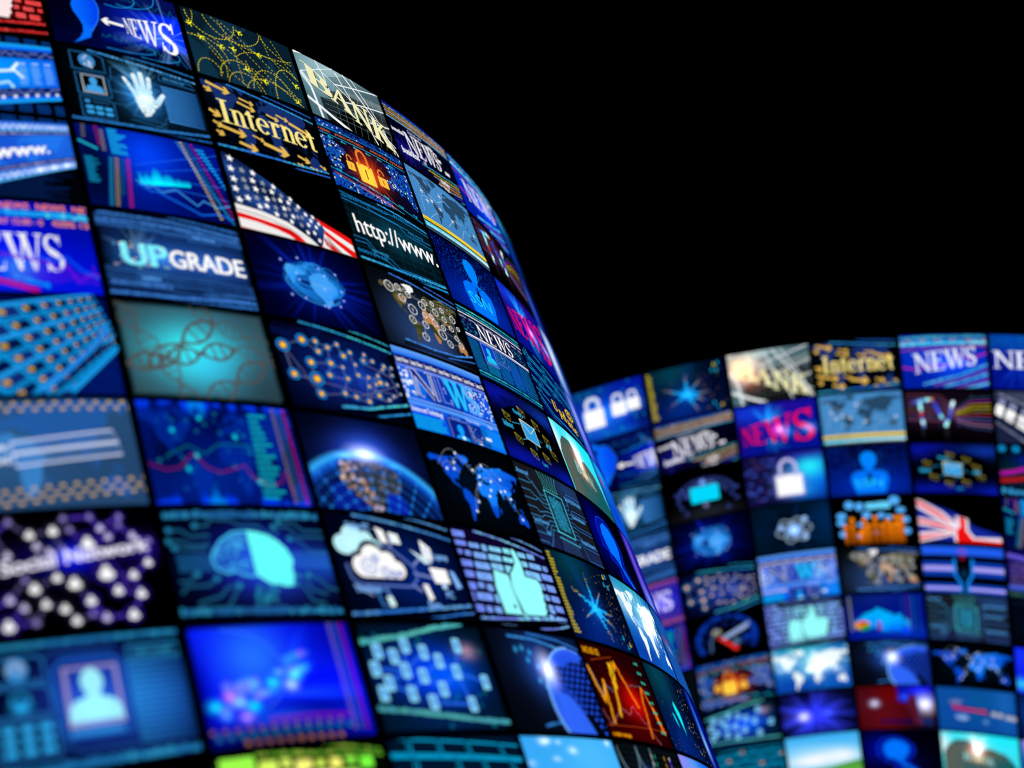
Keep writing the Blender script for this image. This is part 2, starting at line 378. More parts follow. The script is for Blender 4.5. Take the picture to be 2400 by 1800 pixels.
def homog(q):   # map the 145 x 100 page onto quad q (bl, br, tr, tl)
    src = [(0, 0), (W, 0), (W, H), (0, H)]; A = []; b = []
    for (x, y), (u, v) in zip(src, q):
        A += [[x, y, 1, 0, 0, 0, -u * x, -u * y], [0, 0, 0, x, y, 1, -v * x, -v * y]]; b += [u, v]
    h = np.linalg.solve(np.array(A, float), np.array(b, float))
    def f(x, y):
        d = h[6] * x + h[7] * y + 1
        return ((h[0] * x + h[1] * y + h[2]) / d, (h[3] * x + h[4] * y + h[5]) / d)
    return f

# ------------------------------------------------------------------ the pictures on the screens
def codetop(c, col='#3aa0f0', col2='#70e0ff', a=.9, drop=13, x=32, thick=2.6):
    P = [(x + (144 - x) * t, 97 - drop * t ** 1.25) for t in (0, .15, .3, .45, .6, .75, .9, 1)]
    c.poly([(x - 10, 101)] + [(u, v + 1) for u, v in P] + [(146, 96 - drop), (146, 101)], '#000000', .85)
    c.code(P, thick, col, a, col2); c.code([(92, 99.5), (110, 97.6), (127, 95), (144, 92)], thick * .8, col, a * .85, col2)
def codebot(c, col='#3aa0f0', col2='#70e0ff', a=.9, thick=3.2, y=2.5, y2=15):
    P = [(t, y + (y2 - y) * (t / 144) ** 1.3) for t in (1, 25, 50, 75, 100, 125, 144)]
    c.poly([(-1, -1), (-1, y)] + [(u, v + 1) for u, v in P] + [(146, y2), (146, -1)], '#000000', .85)
    c.code(P, thick, col, a, col2, .92); c.code([(88, -2 + y * .3), (108, 1), (126, 4), (144, y2 - 7)], thick * .75, col, a * .85, col2)

def thumb(c, k1, k2, dark, glow, hand, txt, line):
    c.bg(dark, [(75, 45, 50, 40, glow, .8), (75, 50, 90, 70, dark, .2)])
    c.layer(); y = 97; keys = []
    while y > 3:
        h = c.r.uniform(8.5, 12); x = c.r.uniform(-14, 0)
        while x < 143:
            w = c.r.choice([12, 15, 18, 22, 27]) * c.r.uniform(.9, 1.1); d = abs(x + w / 2 - 80) / 75
            top = 97 - (x / 145) ** 1.2 * 14 if x > 20 else 98
            if y < top:
                hh = h * c.r.uniform(.68, .92); y_ = y - c.r.uniform(0, h * .12)
                c.rrect(x, y_ - hh + 1.5, x + w - 3.6, y_, 1.2, tuple(np.array(rgb(k1)) * min(1, d) + np.array(rgb(k2)) * max(0, 1 - d)), nl=False)
                keys.append((x + w * .22, y - hh * .62, hh * .42))
            x += w
        y -= h + .6
    c.layer()
    for x, y, hh in keys: c.text('Like', x, y, hh, txt, .7, nl=False)
    body = [(75, 14), (71, 17), (64.5, 43), (69, 56), (76, 62), (85, 72), (84, 84), (87, 87), (91, 84), (94, 72), (94, 57), (113, 56), (117, 52), (117, 47), (115, 43), (116, 39), (113, 34), (114, 29), (111, 25), (111, 20), (106, 16)]
    cuff = [(41, 12), (67, 13), (65, 55), (44, 58), (39, 40)]
    for P in (body, cuff): c.line(P + [P[0]], 4.5, dark, .75)
    c.poly(body, hand); c.poly(cuff, hand); c.line([(68, 14), (64.8, 43), (69, 57)], 1.2, glow)
    c.disc(59, 21, 2, dark); codetop(c, k1, k2, .9); c.rect(0, 0, 145, 8, dark); codebot(c, k1, k2, .95)
def d_thumb_red(c):
    thumb(c, '#f04848', '#ff8080', '#240000', '#c00000', '#ffeaea', '#b02020', '#ff5050'); c.rect(0, -1, 145, 21, '#060000')
    c.code([(0, 9), (70, 10), (145, 17)], 4, '#f04040', .9, '#ff7070', .97); c.code([(0, -3), (70, -2), (145, 5)], 4, '#e03838', .85, '#ff7070', .97)
def d_thumb_blue(c): thumb(c, '#8298ff', '#98f6ff', '#0c0326', '#3a1a80', '#a0ffff', '#2b3a90', '#7080ff')
def d_thumb_green(c):
    thumb(c, '#63c832', '#ffff80', '#06180a', '#155020', '#e8ff80', '#3a7020', '#60b030'); c.rect(0, 70, 145, 101, '#030c04')
    codetop(c, '#70b838', '#c0d860', .95, 9, 33, 3.6); c.layer()
    for x0, y0, x1, y1, k in ((3, 84, 31, 98, '#a8ff58'), (34, 82, 49, 93, '#e0ff70'), (52, 86, 61, 93.5, '#d8f070'), (64, 83, 78, 91, '#ffff88'), (81, 84, 90, 90, '#d0f060'), (94, 82, 104, 90, '#ffff80'), (108, 84, 118, 90, '#90e850'), (121, 80, 133, 89, '#88ff50'), (52, 76, 72, 83, '#f0ff90'), (76, 74, 96, 81, '#f8ffa0'), (100, 72, 118, 80, '#c0ff70')): c.rrect(x0, y0, x1, y1, 1.5, k, nl=False)

def tilt(c, y0a, y1a, y0b, y1b): c.T = homog([(0, y0a), (145, y0b), (145, y1b), (0, y1a)])
def d_icons(c):
    c.bg('#000308'); c.layer()
    for i in range(9):
        for yy, hh in ((88, 11), (1, 12)): c.block(i * 17 + 1, yy + 0, i * 17 + 14, yy + hh, 5, '#1560c0', .7, .1)
    tilt(c, -12, 84, 21, 92)
    c.bg('#1060f0', [(80, 52, 60, 40, '#08a0ff', 1)])
    for y in (3, 97): c.rect(0, y - 3, 145, y + 3, '#20b8f8', .7)
    for y in (17, 82):
        c.rect(0, y - 7, 145, y + 7, '#062070'); c.layer()
        for i in range(60): c.ring(i * 2.6, y + c.r.uniform(-4, 4), 1.6, .8, '#9ab0ff', .55, nl=False, n=6)
    for i in range(14): c.glow(i * 12 - 4, 10, 4, 5, '#ffffff', .9, 8); c.disc(i * 12 - 4, 10, 2, '#ffffff')
    c.line([(60, 50), (96, 53), (104, 40)], 4, '#e8ffff'); c.line([(92, 52), (101, 66)], 4, '#e8ffff'); c.line([(60, 28), (88, 34), (92, 24)], 4, '#c8ffff', .8)
    for x0 in (100, 115, 130): c.block(x0, 28, x0 + 11, 60, 10, '#8fc8ff', .8, .3); c.rect(x0 + 1, 63, x0 + 9, 66, '#b0d8ff', .9)
    c.T = None
def d_www(c):
    c.bg('#01040a'); c.layer()
    for i in range(9): c.block(i * 17, 90, i * 17 + 14, 100, 4, '#1560c0', .7, .1)
    c.block(60, -2, 144, 34, 17, '#0b3a80', .5, .4)
    tilt(c, -10, 86, 42, 96)
    c.bg('#1e60d8', [(120, 60, 40, 40, '#2a80f0', .6)]); c.land(10, -10, 150, 90, '#2f90ff', .45)
    for y in (90, 8): c.rect(0, y - 8, 145, y + 7, '#5a9cf8', .9); c.rect(0, y - 8, 145, y - 5, '#60d8ff', .5)
    c.layer(); 
    for i in range(16):
        c.text('WWW', i * 17 - 4, 85, 9, '#f0f4ff', .9, nl=False) if i % 2 else c.text('WWW', i * 17 - 4, 3, 9, '#f0f4ff', .9, nl=False)
    for x in (94, 112, 130): c.glow(x, 8, 9, 8, '#ffffff', 1.1, 10)
    for y in (78, 20): c.rect(0, y - 4, 145, y + 4, '#0a1c60'); c.code([(0, y - 2.5), (145, y - 2.5)], 4.6, '#8a90d8', .8, '#c0c0f0')
    c.text('http://www.', -8, 37, 22, '#ffffff', .92, width=118, bold=.05); c.T = None
def newsscreen(c, x, w, y, h, base='#0018e0', dark='#000a90', deep='#0010ff', txt='#ffffff'):
    c.bg(base, [(60, 40, 60, 35, deep, .9), (145, 90, 60, 50, dark, .8), (x + w * .55, y + 3, 20, 16, '#20c0ff', .7)])
    c.code([(0, 83), (70, 84), (145, 82)], 8, '#28b8ff', .95, '#60e0ff', .97)
    c.layer()
    for i in range(5): c.text('NEWS', 5 + i * 32, 92, 6.5, '#ff9050', .75, nl=False, bold=.05)
    for i, t in enumerate(('DOW 2.0C 420%', 'DAY 15.00 - 0', '420% 13.08')): c.text(t, 8 + i * 52, 74, 6.2, '#ffa060', .62, width=44, nl=False, bold=.05)
    c.text('NEWS', x, y, h, txt, .88, width=w, serif=True)
    c.line([(x + 40, y + 18), (104, 32), (110, 24), (118, 30), (126, 12), (134, 20), (145, 22)], 3.5, '#7018e0', .8)
    c.line([(90, 40), (108, 34), (118, 40), (130, 26), (145, 18)], 3, '#1060ff', .7)
    c.code([(70, 14), (100, 4)], 6, '#10a0ff', .9); c.line([(0, 20), (40, 16), (64, 10), (90, 1)], 5, '#d01060', .8)
    for i in range(16): c.rect(70 + i * 5, 8 + c.r.uniform(0, 6), 71.5 + i * 5, 20 + c.r.uniform(0, 12), '#8010d0', .5, nl=(i == 0))
def d_news_blue(c): newsscreen(c, 22, 96, 23, 41)
def d_keyboard(c):
    c.bg('#001058', [(130, 20, 40, 40, '#001e70', 1), (10, 96, 40, 16, '#001a60', 1)])
    c.T = homog([(58, -42), (151, 49), (132, 101), (-90, 62)])
    c.rect(0, 0, 145, 100, '#0a78b8', .5); n = 10; m = 8
    for r in range(m):
        for k in range(n):
            x0, y0 = k * 145 / n, r * 100 / m; x1, y1 = x0 + 145 / n - 1.2, y0 + 100 / m - 2.2
            c.layer(); c.rect(x0, y0, x1, y1, '#00124e' if (r + k) % 2 else '#14307c', .95, nl=False)
            c.frame(x0, y0, x1, y1, 1.9, '#12a0e4', .95)
            c.disc(x0 + 3.5, y0 + 6, 1.7, '#e0b840', .9, ry=2.2)
    for r in range(0, m + 1, 2): c.line([(0, r * 100 / m - 1), (145, r * 100 / m - 1)], 2.4, '#30b0ff', .9)
    c.T = None
    c.line([(80, -8), (100, 2), (147, 47)], 3.6, '#109ce0'); c.poly([(84, 0), (98, 8), (142, 50), (128, 46)], '#001050', .9); c.line([(72, -6), (124, 44), (140, 66)], 5, '#2a90e8', .9)
def d_login(c):
    c.bg('#2c5078', [(30, 60, 60, 50, '#3a78b0', .5), (120, 90, 60, 30, '#305880', 1)])
    c.land(-60, -8, 150, 108, '#2470c8', .5); c.land(-60, -8, 150, 108, '#60c0e8', .6, which=[0, 3, 2]); c.land(-60, -8, 150, 108, '#4c9cdc', .6, which=[4])
    c.layer()
    for y0, n in ((90, 2), (2, 3)):
        for r in range(n):
            for i in range(14):
                x = i * 11 + (r % 2) * 5.5 + 3; y = y0 + r * 5.6 + (i * .9 if y0 < 10 else i * .15)
                c.disc(x, y, 2.3, '#e0c080', .85, nl=False, ry=1.7, n=8)
    for (a, b, e, f) in (((46, 60), (127, 70), (131, 59), (46, 50)), ((46, 49), (130, 58), (132, 47), (47, 38))):
        c.poly([a, b, e, f], '#7098d8', .25); c.line([a, b, e, f, a], 1.7, '#e0e8ff', .9)
    for y in (53, 41): c.text('login:' if y > 45 else 'password', 18, y, 7, '#f0f4ff', .95, width=25, bold=.05)
def social(c, dots):
    pass
def d_social(c):
    c.bg('#000003', [(75, 60, 26, 16, '#0a10ff', .9), (130, 66, 26, 12, '#2a10a0', .8), (30, 60, 30, 16, '#180a60', .6)])
    N = [(46,38,5.5),(24,10,6),(66,85,5),(102,85,4),(126,77,4.2),(138,72,3.4),(107,31,5),(124,27,5),(115,10,5.5),(85,24,5),(72,9,4.6),(134,53,4.4),(118,94,3.4),(95,95,3.4),(75,95,3.2),(65,19,4.6),(52,24,4.4),(63,45,4.6),(43,10,3.6),(40,45,3.4),(27,30,4.2),(94,9,4.2),(100,46,8),(75,39,6.5),(90,72,7),(48,82,4.6),(52,72,4),(30,66,4),(34,94,3.6),(22,86,3.4),(10,80,3.6),(8,60,4),(12,44,4),(10,24,4.4),(6,95,3),(60,66,4),(78,84,3.4),(106,76,3.8),(116,86,3),(120,42,4.6),(36,22,3.8),(16,70,3.4),(70,68,3),(84,12,3),(3,36,4)]
    for i, (x, y, r) in enumerate(N):
        D = sorted(N, key=lambda q: (q[0] - x) ** 2 + (q[1] - y) ** 2)[1:3]
        for q in D: c.line([(x, y), (q[0], q[1])], 3, '#5a3cc0' if x > 80 or x < 30 else '#5a5680', .75, nl=(i == 0))
    for x, y, r in N:
        c.disc(x, y, r * 1.45, '#2a1a78' if x > 80 or x < 30 else '#26243a', .7, n=14); b = '#ffffff' if r > 4.3 else ('#d8d0f4' if r > 3.7 else '#988cd0')
        c.disc(x, y - r * .3, r * .74, b, 1, ry=r * .52); c.disc(x, y + r * .35, r * .36, b, .9)
    c.T = homog([(20, 39), (142, 54), (142, 84), (20, 70)])
    c.text('Social Network', 4, 30, 36, '#f4f0ff', .98, width=133, bold=.05); c.T = None; c.glow(76, 62, 24, 12, '#1040ff', .9)
def techframe(c, col='#2a7ab8', a=.6, dense=True):
    for y in (95, 91, 88): c.line([(0, y), (40, y), (46, y - 3), (90, y - 3), (96, y), (145, y)], .9, col, a, nl=(y == 95))
    for y in (5, 9, 12): c.line([(0, y), (30, y), (38, y + 4), (70, y + 4), (80, y), (145, y)], .9, col, a, nl=(y == 5))
def d_profile(c):
    c.bg('#00062c', [(75, 55, 40, 38, '#2a5ce0', .95), (120, 44, 34, 34, '#2468d0', .7), (3, 97, 30, 20, '#000418', .8), (100, 95, 40, 10, '#000830', .6)], edge=4)
    c.code([(0, 96), (145, 96)], 6, '#2a90d0', .7, '#3ab0e0', .97); c.code([(0, 1), (145, 3)], 6.5, '#2a90d0', .75, '#3ab0e0', .97)
    for (x0, y0, x1, y1) in ((5, 70, 43, 90), (5, 45, 45, 67), (5, 13, 46, 41)): c.line([(x0, y0), (x1, y0), (x1, y1 - 4), (x1 - 4, y1), (x0, y1), (x0, y0)], 2.6, '#2a78b8', .75)
    c.disc(24, 80, 8, '#3a98d8', .95, ry=9); c.dots(18, 73, 30, 88, 14, 2, ['#a0b0d0', '#60a0d0'], .8); c.line([(18, 54), (18, 60), (24, 63), (30, 60), (30, 54)], 2.4, '#2890c8', .8); c.glow(24, 52, 12, 9, '#30c0ff', 1.2)
    c.layer()
    for i in range(3):
        for j in range(3): c.rrect(9 + i * 12.6, 17 + j * 8, 17.6 + i * 12.6, 22 + j * 8, 1, '#3ab8f8', .95, nl=False)
    c.line([(50, 26), (48, 76), (56, 84), (92, 84), (99, 76), (97, 24), (50, 24)], 3.6, '#2064c0', .8)
    c.line([(44, 88), (56, 92), (96, 92)], 2.6, '#1c4c90', .8); c.line([(48, 20), (60, 14), (100, 14)], 3, '#1c4c90', .8)
    c.frame(56, 33, 93, 76, 3.8, '#a8a0d8', .85); c.person(74.5, 35, 38, 40, '#a8f4ff'); c.glow(74, 44, 30, 26, '#50a8ff', .5)
    c.rect(54, 25, 92, 30, '#3aa0e8', .7); c.frame(104, 79, 143, 89, 2.4, '#2a88b8', .8); c.code([(108, 82), (138, 82)], 4, '#38a0c8', .7)
    c.layer(); k = None
    for i in range(15):
        y = 14 + i * 4.3; d = 1 - abs(y - 50) / 60; k1 = c.c('#38a8f0', .9 * d); k2 = c.c('#1c60c0', .5 * d); c.add([(102, y), (145, y), (145, y + 2.6), (102, y + 2.6)], [k1, k2, k2, k1])
def d_globe_news(c):
    def f(gx, gy, C):
        m = np.clip((gx - 48) / 4, 0, 1) * np.clip((gy - 14 - (gx - 90) * .12) / 5, 0, 1) * np.clip((74 - gy + (gx - 100) * .1) / 5, 0, 1) * np.clip((gx - 40) / 90, 0.2, 1)
        return C * (1 - m[..., None]) + np.array(rgb('#0038ff')) * m[..., None]
    c.bg('#020a50', [(8, 60, 42, 60, '#00001c', 1), (140, 8, 50, 14, '#000a30', .8), (90, 90, 60, 14, '#06206c', .9)], fn=f)
    c.poly([(12, 102), (24, 102), (30, 94), (34, 92), (38, 92), (46, 84), (48, 78), (52, 66), (53, 58), (50, 42), (47, 34), (40, 22), (38, 14), (26, 6), (19, 2), (26, 10), (31, 20), (32, 30), (29, 40), (25, 48), (24, 58), (27, 66), (26, 74), (30, 82), (26, 88), (18, 94)], '#0058ff', shade=lambda x, y: '#0048f0' if x > 44 else '#0a78ff')
    c.line([(38, 92), (46, 84), (52, 66), (53, 58), (50, 42), (40, 22)], 1.4, '#3a90ff', .6)
    for a in ((70, 84, 26, 16), (86, 94, 34, 22), (66, 12, 40, 9), (100, 12, 34, 12)): c.ring(a[0], a[1], a[2], 1.0, '#20a0f0', .8, ry=a[3], a0=-110, a1=40)
    def zz(y0, al, sl):
        x = 50; P = []
        while x < 145: P.append((x, y0 + sl * (x - 50) + c.r.uniform(-6, 6))); x += c.r.uniform(1, 2.4)
        c.line(P, .6, '#1aa0b0', al)
    zz(24, .55, -.22); zz(88, .35, -.1)
    c.rays(128, 40, 30, 30, 80, '#80b0ff', .6, 5, 1.1); c.glow(116, 38, 46, 26, '#3060ff', .9)
    c.arrow(77, 41, 53, 43, 3.6, '#ffffff', 2.4)
    c.T = homog([(79, 31), (136, 10), (139, 67), (78, 54)]); c.text('NEWS', 0, 4, 92, '#ffffff', 1, width=145, serif=True, bold=.006); c.T = None
def d_hand(c):
    c.bg('#000508', [(78, 50, 42, 50, '#0c3050', .95), (76, 48, 18, 28, '#3a9ce0', .8), (122, 45, 30, 30, '#0e3a60', .7)])
    for (x0, y0, x1, y1) in ((11, 70, 44, 94), (12, 37, 45, 65), (12, 7, 45, 33)): c.line([(x0, y0), (x1, y0), (x1, y1 - 4), (x1 - 5, y1), (x0, y1), (x0, y0)], 1.3, '#2c74ac', .95)
    c.disc(27, 83, 8.5, '#4a98d8', .9, ry=9.5); c.layer()
    for i in range(9): c.disc(27 + c.r.uniform(-8, 8), 82 + c.r.uniform(-8, 8), 1.6, '#d0d8e0', .8, nl=False, n=8)
    c.frame(18, 40, 40, 63, 1.7, '#b8c0c8', .95); c.rect(19, 41, 39, 62, '#02080c'); c.person(29, 41, 18, 20, '#4aa8e8'); c.layer()
    for i in range(3):
        for j in range(2): c.rrect(16 + i * 9.4, 11 + j * 6.6, 23.4 + i * 9.4, 15 + j * 6.6, .8, '#40b0f0', nl=False)
    c.block(24, 25, 42, 30, 3, '#2a6898', .8); c.rect(16, 25.5, 21, 29, '#40a0e0')
    for P in ([(46, 66), (56, 66), (60, 72), (70, 72)], [(48, 60), (50, 80), (58, 84), (84, 82), (90, 70), (104, 67)], [(46, 30), (58, 30), (66, 20), (76, 18)], [(84, 6), (96, 14), (98, 22), (104, 24)], [(60, 12), (96, 8), (98, 14), (62, 18)]): c.line(P, 1.1, '#2a6a9c', .8)
    c.line([(101, 76), (103, 86), (138, 80), (141, 74), (103, 76), (101, 76)], 1.2, '#2a70a8', .9); c.code([(106, 79), (130, 77)], 2.6, '#4aa0d8', .8)
    c.layer()
    for i in range(13):
        y = 19 + i * 3.9; k1, k2 = c.c('#58b0ff', .9), c.c('#2468b0', .8); c.add([(101 + c.r.uniform(0, 2), y), (141, y), (141, y + 2), (101, y + 2)], [k1, k2, k2, k1])
    c.rect(102, 20, 142, 68, '#1c5c9c', .35, a2=.1)
    c.code([(30, 97), (60, 93), (100, 88), (144, 83)], 2.6, '#4aa8f0', .9, '#8ad0ff'); c.code([(70, 99), (110, 96), (144, 92)], 2, '#3a90e0', .8)
    c.rect(0, -1, 145, 6, '#000004'); c.code([(0, 1), (40, 1), (90, 2), (144, 9)], 3.2, '#3a90e0', .95, fill=.95); c.code([(80, -3), (144, 1)], 2.4, '#2a80d0', .8)
    c.glow(78, 48, 32, 38, '#3aa0ff', .8); c.rays(80, 60, 46, 25, 46, '#80d0ff', .6, 3, 1.0, 50, 140); c.rays(78, 45, 40, 20, 40, '#60c0ff', .5, 4)
    hp = '#e8fbff'
    c.layer(); k = c.c(hp); kb = c.c('#b8e8ff')
    for P, w in (([(72, 46), (62, 68)], [6, 4]), ([(76, 50), (73, 75)], [6.4, 5]), ([(81, 50), (81, 79)], [6.4, 5]), ([(86, 50), (89, 74)], [6, 4.6]), ([(85, 34), (92, 40), (101, 54)], [8, 7, 4.6])):
        for q in ribbon(P, w): c.add(q, [kb, k, k, kb])
        c.disc(P[-1][0], P[-1][1], w[-1] / 2, hp, nl=False)
    c.poly([(68, 50), (76, 53), (88, 54), (92, 40), (88, 30), (82, 21), (76, 19), (72, 28), (69, 40)], hp, nl=False); c.layer()
    for i in range(150):
        x, y = c.r.uniform(62, 96), c.r.uniform(18, 70); e = 1 if abs(x - 79) > 8 or y < 32 else .5
        c.disc(x, y, c.r.uniform(.4, 1.1) * e, c.r.choice(['#16507c', '#2a78b0', '#0c3858']), .85, nl=False, n=5)
    c.glow(80, 46, 12, 16, '#a0e0ff', .8)
def d_stock(c):
    c.bg('#001a90', [(66, 68, 36, 40, '#0050ff', 1), (10, 40, 24, 60, '#000a30', .95), (130, 10, 60, 40, '#000a58', .8)])
    c.layer()
    for i in range(13): c.rect(3, 28 + i * 2.5, 5 + c.r.uniform(5, 14), 29.4 + i * 2.5, '#18a0d0', .8, nl=False)
    for i in range(11): c.rect(31, 67 + i * 3, 38 + c.r.uniform(0, 12), 68.8 + i * 3, '#20b8f8', .9, nl=False)
    c.line([(0, 79), (18, 70)], 2.8, '#28b8d8', .9)
    for x, x2, cc, y0, y1, al in ((8, 6, '#a09858', 82, 100, .5), (20, 21, '#c82878', 74, 100, .5), (25, 24, '#b8b070', 68, 96, .5), (29, 19, '#28a8d8', 0, 62, .7), (34.5, 25, '#c0a838', 0, 62, .7), (40, 32, '#208878', 14, 62, .45), (45.5, 38, '#d82088', 0, 62, .65)):
        c.layer(); k = c.c(cc, al); n = int((y1 - y0) / 3.1)
        for i in range(n):
            t = i / n; y = y1 - (y1 - y0) * t; x_ = x + (x2 - x) * t
            for u in (-1.9, .2): c.add([(x_ + u, y), (x_ + u + 1.7, y), (x_ + u + 1.7, y - 1.8), (x_ + u, y - 1.8)], [k] * 4)
    c.layer()
    xs = [(53, 45), (57, 38), (61, 43), (65, 39), (70, 52), (74, 50), (78, 42), (82, 46), (86, 45), (90, 40), (94, 42), (98, 40), (102, 41), (106, 41)]
    for (xa, ya), (xb, yb) in zip(xs, xs[1:]):
        bl = lambda x: 32 + (x - 53) * .13
        c.add([(xa, bl(xa)), (xb, bl(xb)), (xb, bl(xb) + (yb - bl(xb)) * .45), (xa, bl(xa) + (ya - bl(xa)) * .45)], [c.c('#10ffff')] * 2 + [c.c('#00e8ff')] * 2)
        c.add([(xa, bl(xa) + (ya - bl(xa)) * .45), (xb, bl(xb) + (yb - bl(xb)) * .45), (xb, yb + 6), (xa, ya + 6)], [c.c('#00e8ff', .95)] * 2 + [c.c('#0060ff', 0, False)] * 2)
    c.glow(70, 38, 30, 12, '#00a0ff', .5)
    for P in ([(51, 56), (131, 84), (145, 90)], [(50, 46), (131, 68), (145, 72)], [(55, 40), (131, 46), (145, 48)], [(52, 34), (145, 30)]): c.line(P, 1.2, '#2a80ff', .5, nl=False)
    c.line([(102, 98), (145, -2)], 2, '#2a90d0', .7)
    c.line([(49, 37), (60, 30), (66, 32), (73, 26), (89, 32), (108, 16), (116, 24), (130, 18), (145, 24)], 1.7, '#4aa8f8', .9); c.line([(50, 33), (62, 25), (68, 26), (84, 18), (110, 5), (130, 10), (145, 6)], 2, '#1470f0', .9)
    for x, x2, cc, al in ((107, 132, '#d8c868', .9), (112, 141, '#208888', .7), (118, 148, '#c02878', .7)):
        c.layer(); k = c.c(cc, al)
        for i in range(24):
            t = i / 24
            for u in (-1.8, .2): c.add(box(x + (x2 - x) * t + u, 96 - 96 * t, x + (x2 - x) * t + u + 1.5, 98 - 96 * t), [k] * 4)
    c.layer()
    for i in range(12): t = i / 12; c.rect(122 + 24 * t, 91 - 50 * t, 131 + 17 * t, 93 - 50 * t, '#18b0ff', .95, nl=False)
def d_upgrade(c):
    c.bg('#0a2250', [(80, 50, 80, 24, '#2c62b0', .95), (32, 62, 8, 22, '#000814', .8), (0, 50, 12, 40, '#061430', .8)], edge=2)
    c.rect(0, 80, 145, 96, '#1c4070', .55); c.rect(0, 5, 145, 27, '#123060', .6)
    for y, w in ((90, 1.4), (82, 2.4), (79, 1.2), (28, 1.5), (24, 1.3), (19, 2), (12, 1.2), (31, 1)): c.line([(0, y + 3), (60, y), (66, y - 2), (100, y - 1), (145, y - 4)], w, '#3c7cc8', .6, nl=False)
    c.code([(0, 86), (70, 85), (144, 80)], 4.5, '#4a88d8', .75); c.code([(3, 95), (70, 93), (144, 86)], 3, '#4a90e0', .8); c.code([(70, 99), (144, 93)], 3, '#3a80d0', .7)
    c.code([(3, 14), (60, 13)], 5, '#4a88d8', .8); c.code([(0, 3), (60, 2), (144, 7)], 4, '#4a90e8', .9, fill=.95); c.code([(50, -4), (144, 1)], 4, '#3a80d0', .8); c.code([(90, 10), (144, 14)], 3, '#3a78c0', .8)
    c.frame(28, 18, 56, 27, 1.4, '#3c7cc8', .7); c.code([(32, 21), (50, 21)], 4, '#60a8f0', .9); c.frame(88, 74, 122, 83, 1.3, '#3c7cc8', .7); c.code([(92, 77), (116, 76)], 4, '#5a98e0', .9)
    c.glow(48, 48, 52, 22, '#3a90f0', .8); c.rays(34, 52, 24, 20, 42, '#80c0ff', .5, 5, .9, 10, 170); c.glow(110, 48, 44, 20, '#4a90f0', .6)
    c.text('UP', 19, 37, 25, '#88f4ff', 1, width=42, bold=.06); c.text('GRADE', 64, 39, 20, '#ffffff', 1, width=76, bold=.05)
    c.layer()
    for i in range(70): c.disc(c.r.uniform(8, 66), c.r.uniform(34, 64), c.r.uniform(.4, 1.3), c.r.choice(['#a8f8ff', '#ffffff', '#ffe0c8', '#40b0e0']), .8, nl=False, n=6)
def helix(c, x0, y0, x1, y1, amp, turns, col, w=1.9, a=.9, ph=0):
    dx, dy = x1 - x0, y1 - y0; L = math.hypot(dx, dy); dx /= L; dy /= L; n = int(turns * 16); A, B = [], []
    for i in range(n + 1):
        t = i / n; s_ = math.sin(2 * PI * turns * t / 2 + ph) * amp; x, y = x0 + dx * L * t, y0 + dy * L * t
        A.append((x - dy * s_, y + dx * s_)); B.append((x + dy * s_, y - dx * s_))
    c.line(A, w, col, a); c.line(B, w, col, a); c.layer()
    for i in range(2, n, 4): c.line([A[i], B[i]], w * .7, col, a, nl=False)
def d_dna(c):
    c.bg('#3a5058', [(72, 48, 60, 48, '#4098bc', .9), (66, 48, 42, 30, '#40ffff', 1), (80, 36, 34, 22, '#44d0ff', .6), (135, 8, 40, 40, '#2c4450', .7)], edge=2)
    g = '#5c5856'
    helix(c, 0, 100, 32, 40, 9, 2, g, 3, .5); helix(c, 18, 28, 92, 86, 9.5, 2, g, 2.8, .95); helix(c, 0, 32, 107, 56, 9, 3, g, 2.8, .95); helix(c, 107, 58, 152, 44, 8, 1.4, g, 2.4, .5); helix(c, 66, -4, 134, 44, 10, 2, g, 2.8, .8); helix(c, 32, 46, 58, -16, 8, 2, g, 2.8, .65); helix(c, 92, 84, 150, 58, 9, 2, g, 2.4, .5); helix(c, 70, 104, 92, 84, 7, 1, g, 2.4, .6)
def d_chartmap(c):
    c.bg('#001a78', [(20, 50, 16, 26, '#00093c', .9), (76, 78, 26, 16, '#000c50', .9), (120, 60, 30, 30, '#001060', .7), (50, 20, 40, 18, '#003098', .8)])
    c.land(-10, -10, 160, 100, '#0038b0', .55)
    for y0, sg in ((0, 1), (100, -1)):
        c.layer(); x = 0
        while x < 140:
            on = 36 < x < 64 or x < 8 or 96 < x < 108 or 128 < x
            if on or c.r.random() < .4:
                h = c.r.uniform(6, 20) if 36 < x < 64 else c.r.uniform(3, 12); k, k2 = c.c('#0090ff' if 40 < x < 60 else '#0048ff', 1), c.c('#0020a0', 0, False)
                c.add([(x - 1, y0), (x + 7, y0), (x + 5, y0 + h * sg), (x + 1, y0 + h * sg)], [k, k, k2, k2])
            x += 5
    c.dots(6, 12, 120, 90, 40, 1.7, ['#18a0a8', '#1070b0', '#0a80c0'], .6, .2)
    for x, y in ((27, 71), (44, 46), (84, 66), (34, 33), (97, 22), (54, 84)): c.glow(x, y, 4, 5, '#20ffff', 1.0, 8)
    c.line([(0, 38), (14, 32), (26, 34), (40, 48), (52, 34), (62, 30), (76, 34), (86, 38), (92, 26), (106, 18), (118, 22), (124, 34), (128, 10)], 2.2, '#b01858', .36)
    c.line([(18, 46), (38, 56), (52, 48), (66, 58), (96, 58)], 2, '#109090', .4); c.layer()
    for i in range(15): c.rrect(101 - i * .3, 88 - i * 5.9, 111 + c.r.uniform(0, 9), 91 - i * 5.9, 1.4, '#18b8c0', .8, nl=False)
    for x, cc, al in ((126, '#a89850', .5), (131.5, '#488858', .4), (137.5, '#d82060', .5)):
        c.layer(); k = c.c(cc, al)
        for i in range(32):
            for u in (0, 1.9): c.add(box(x + u, 97 - i * 3.05, x + u + 1.5, 98.9 - i * 3.05), [k] * 4)
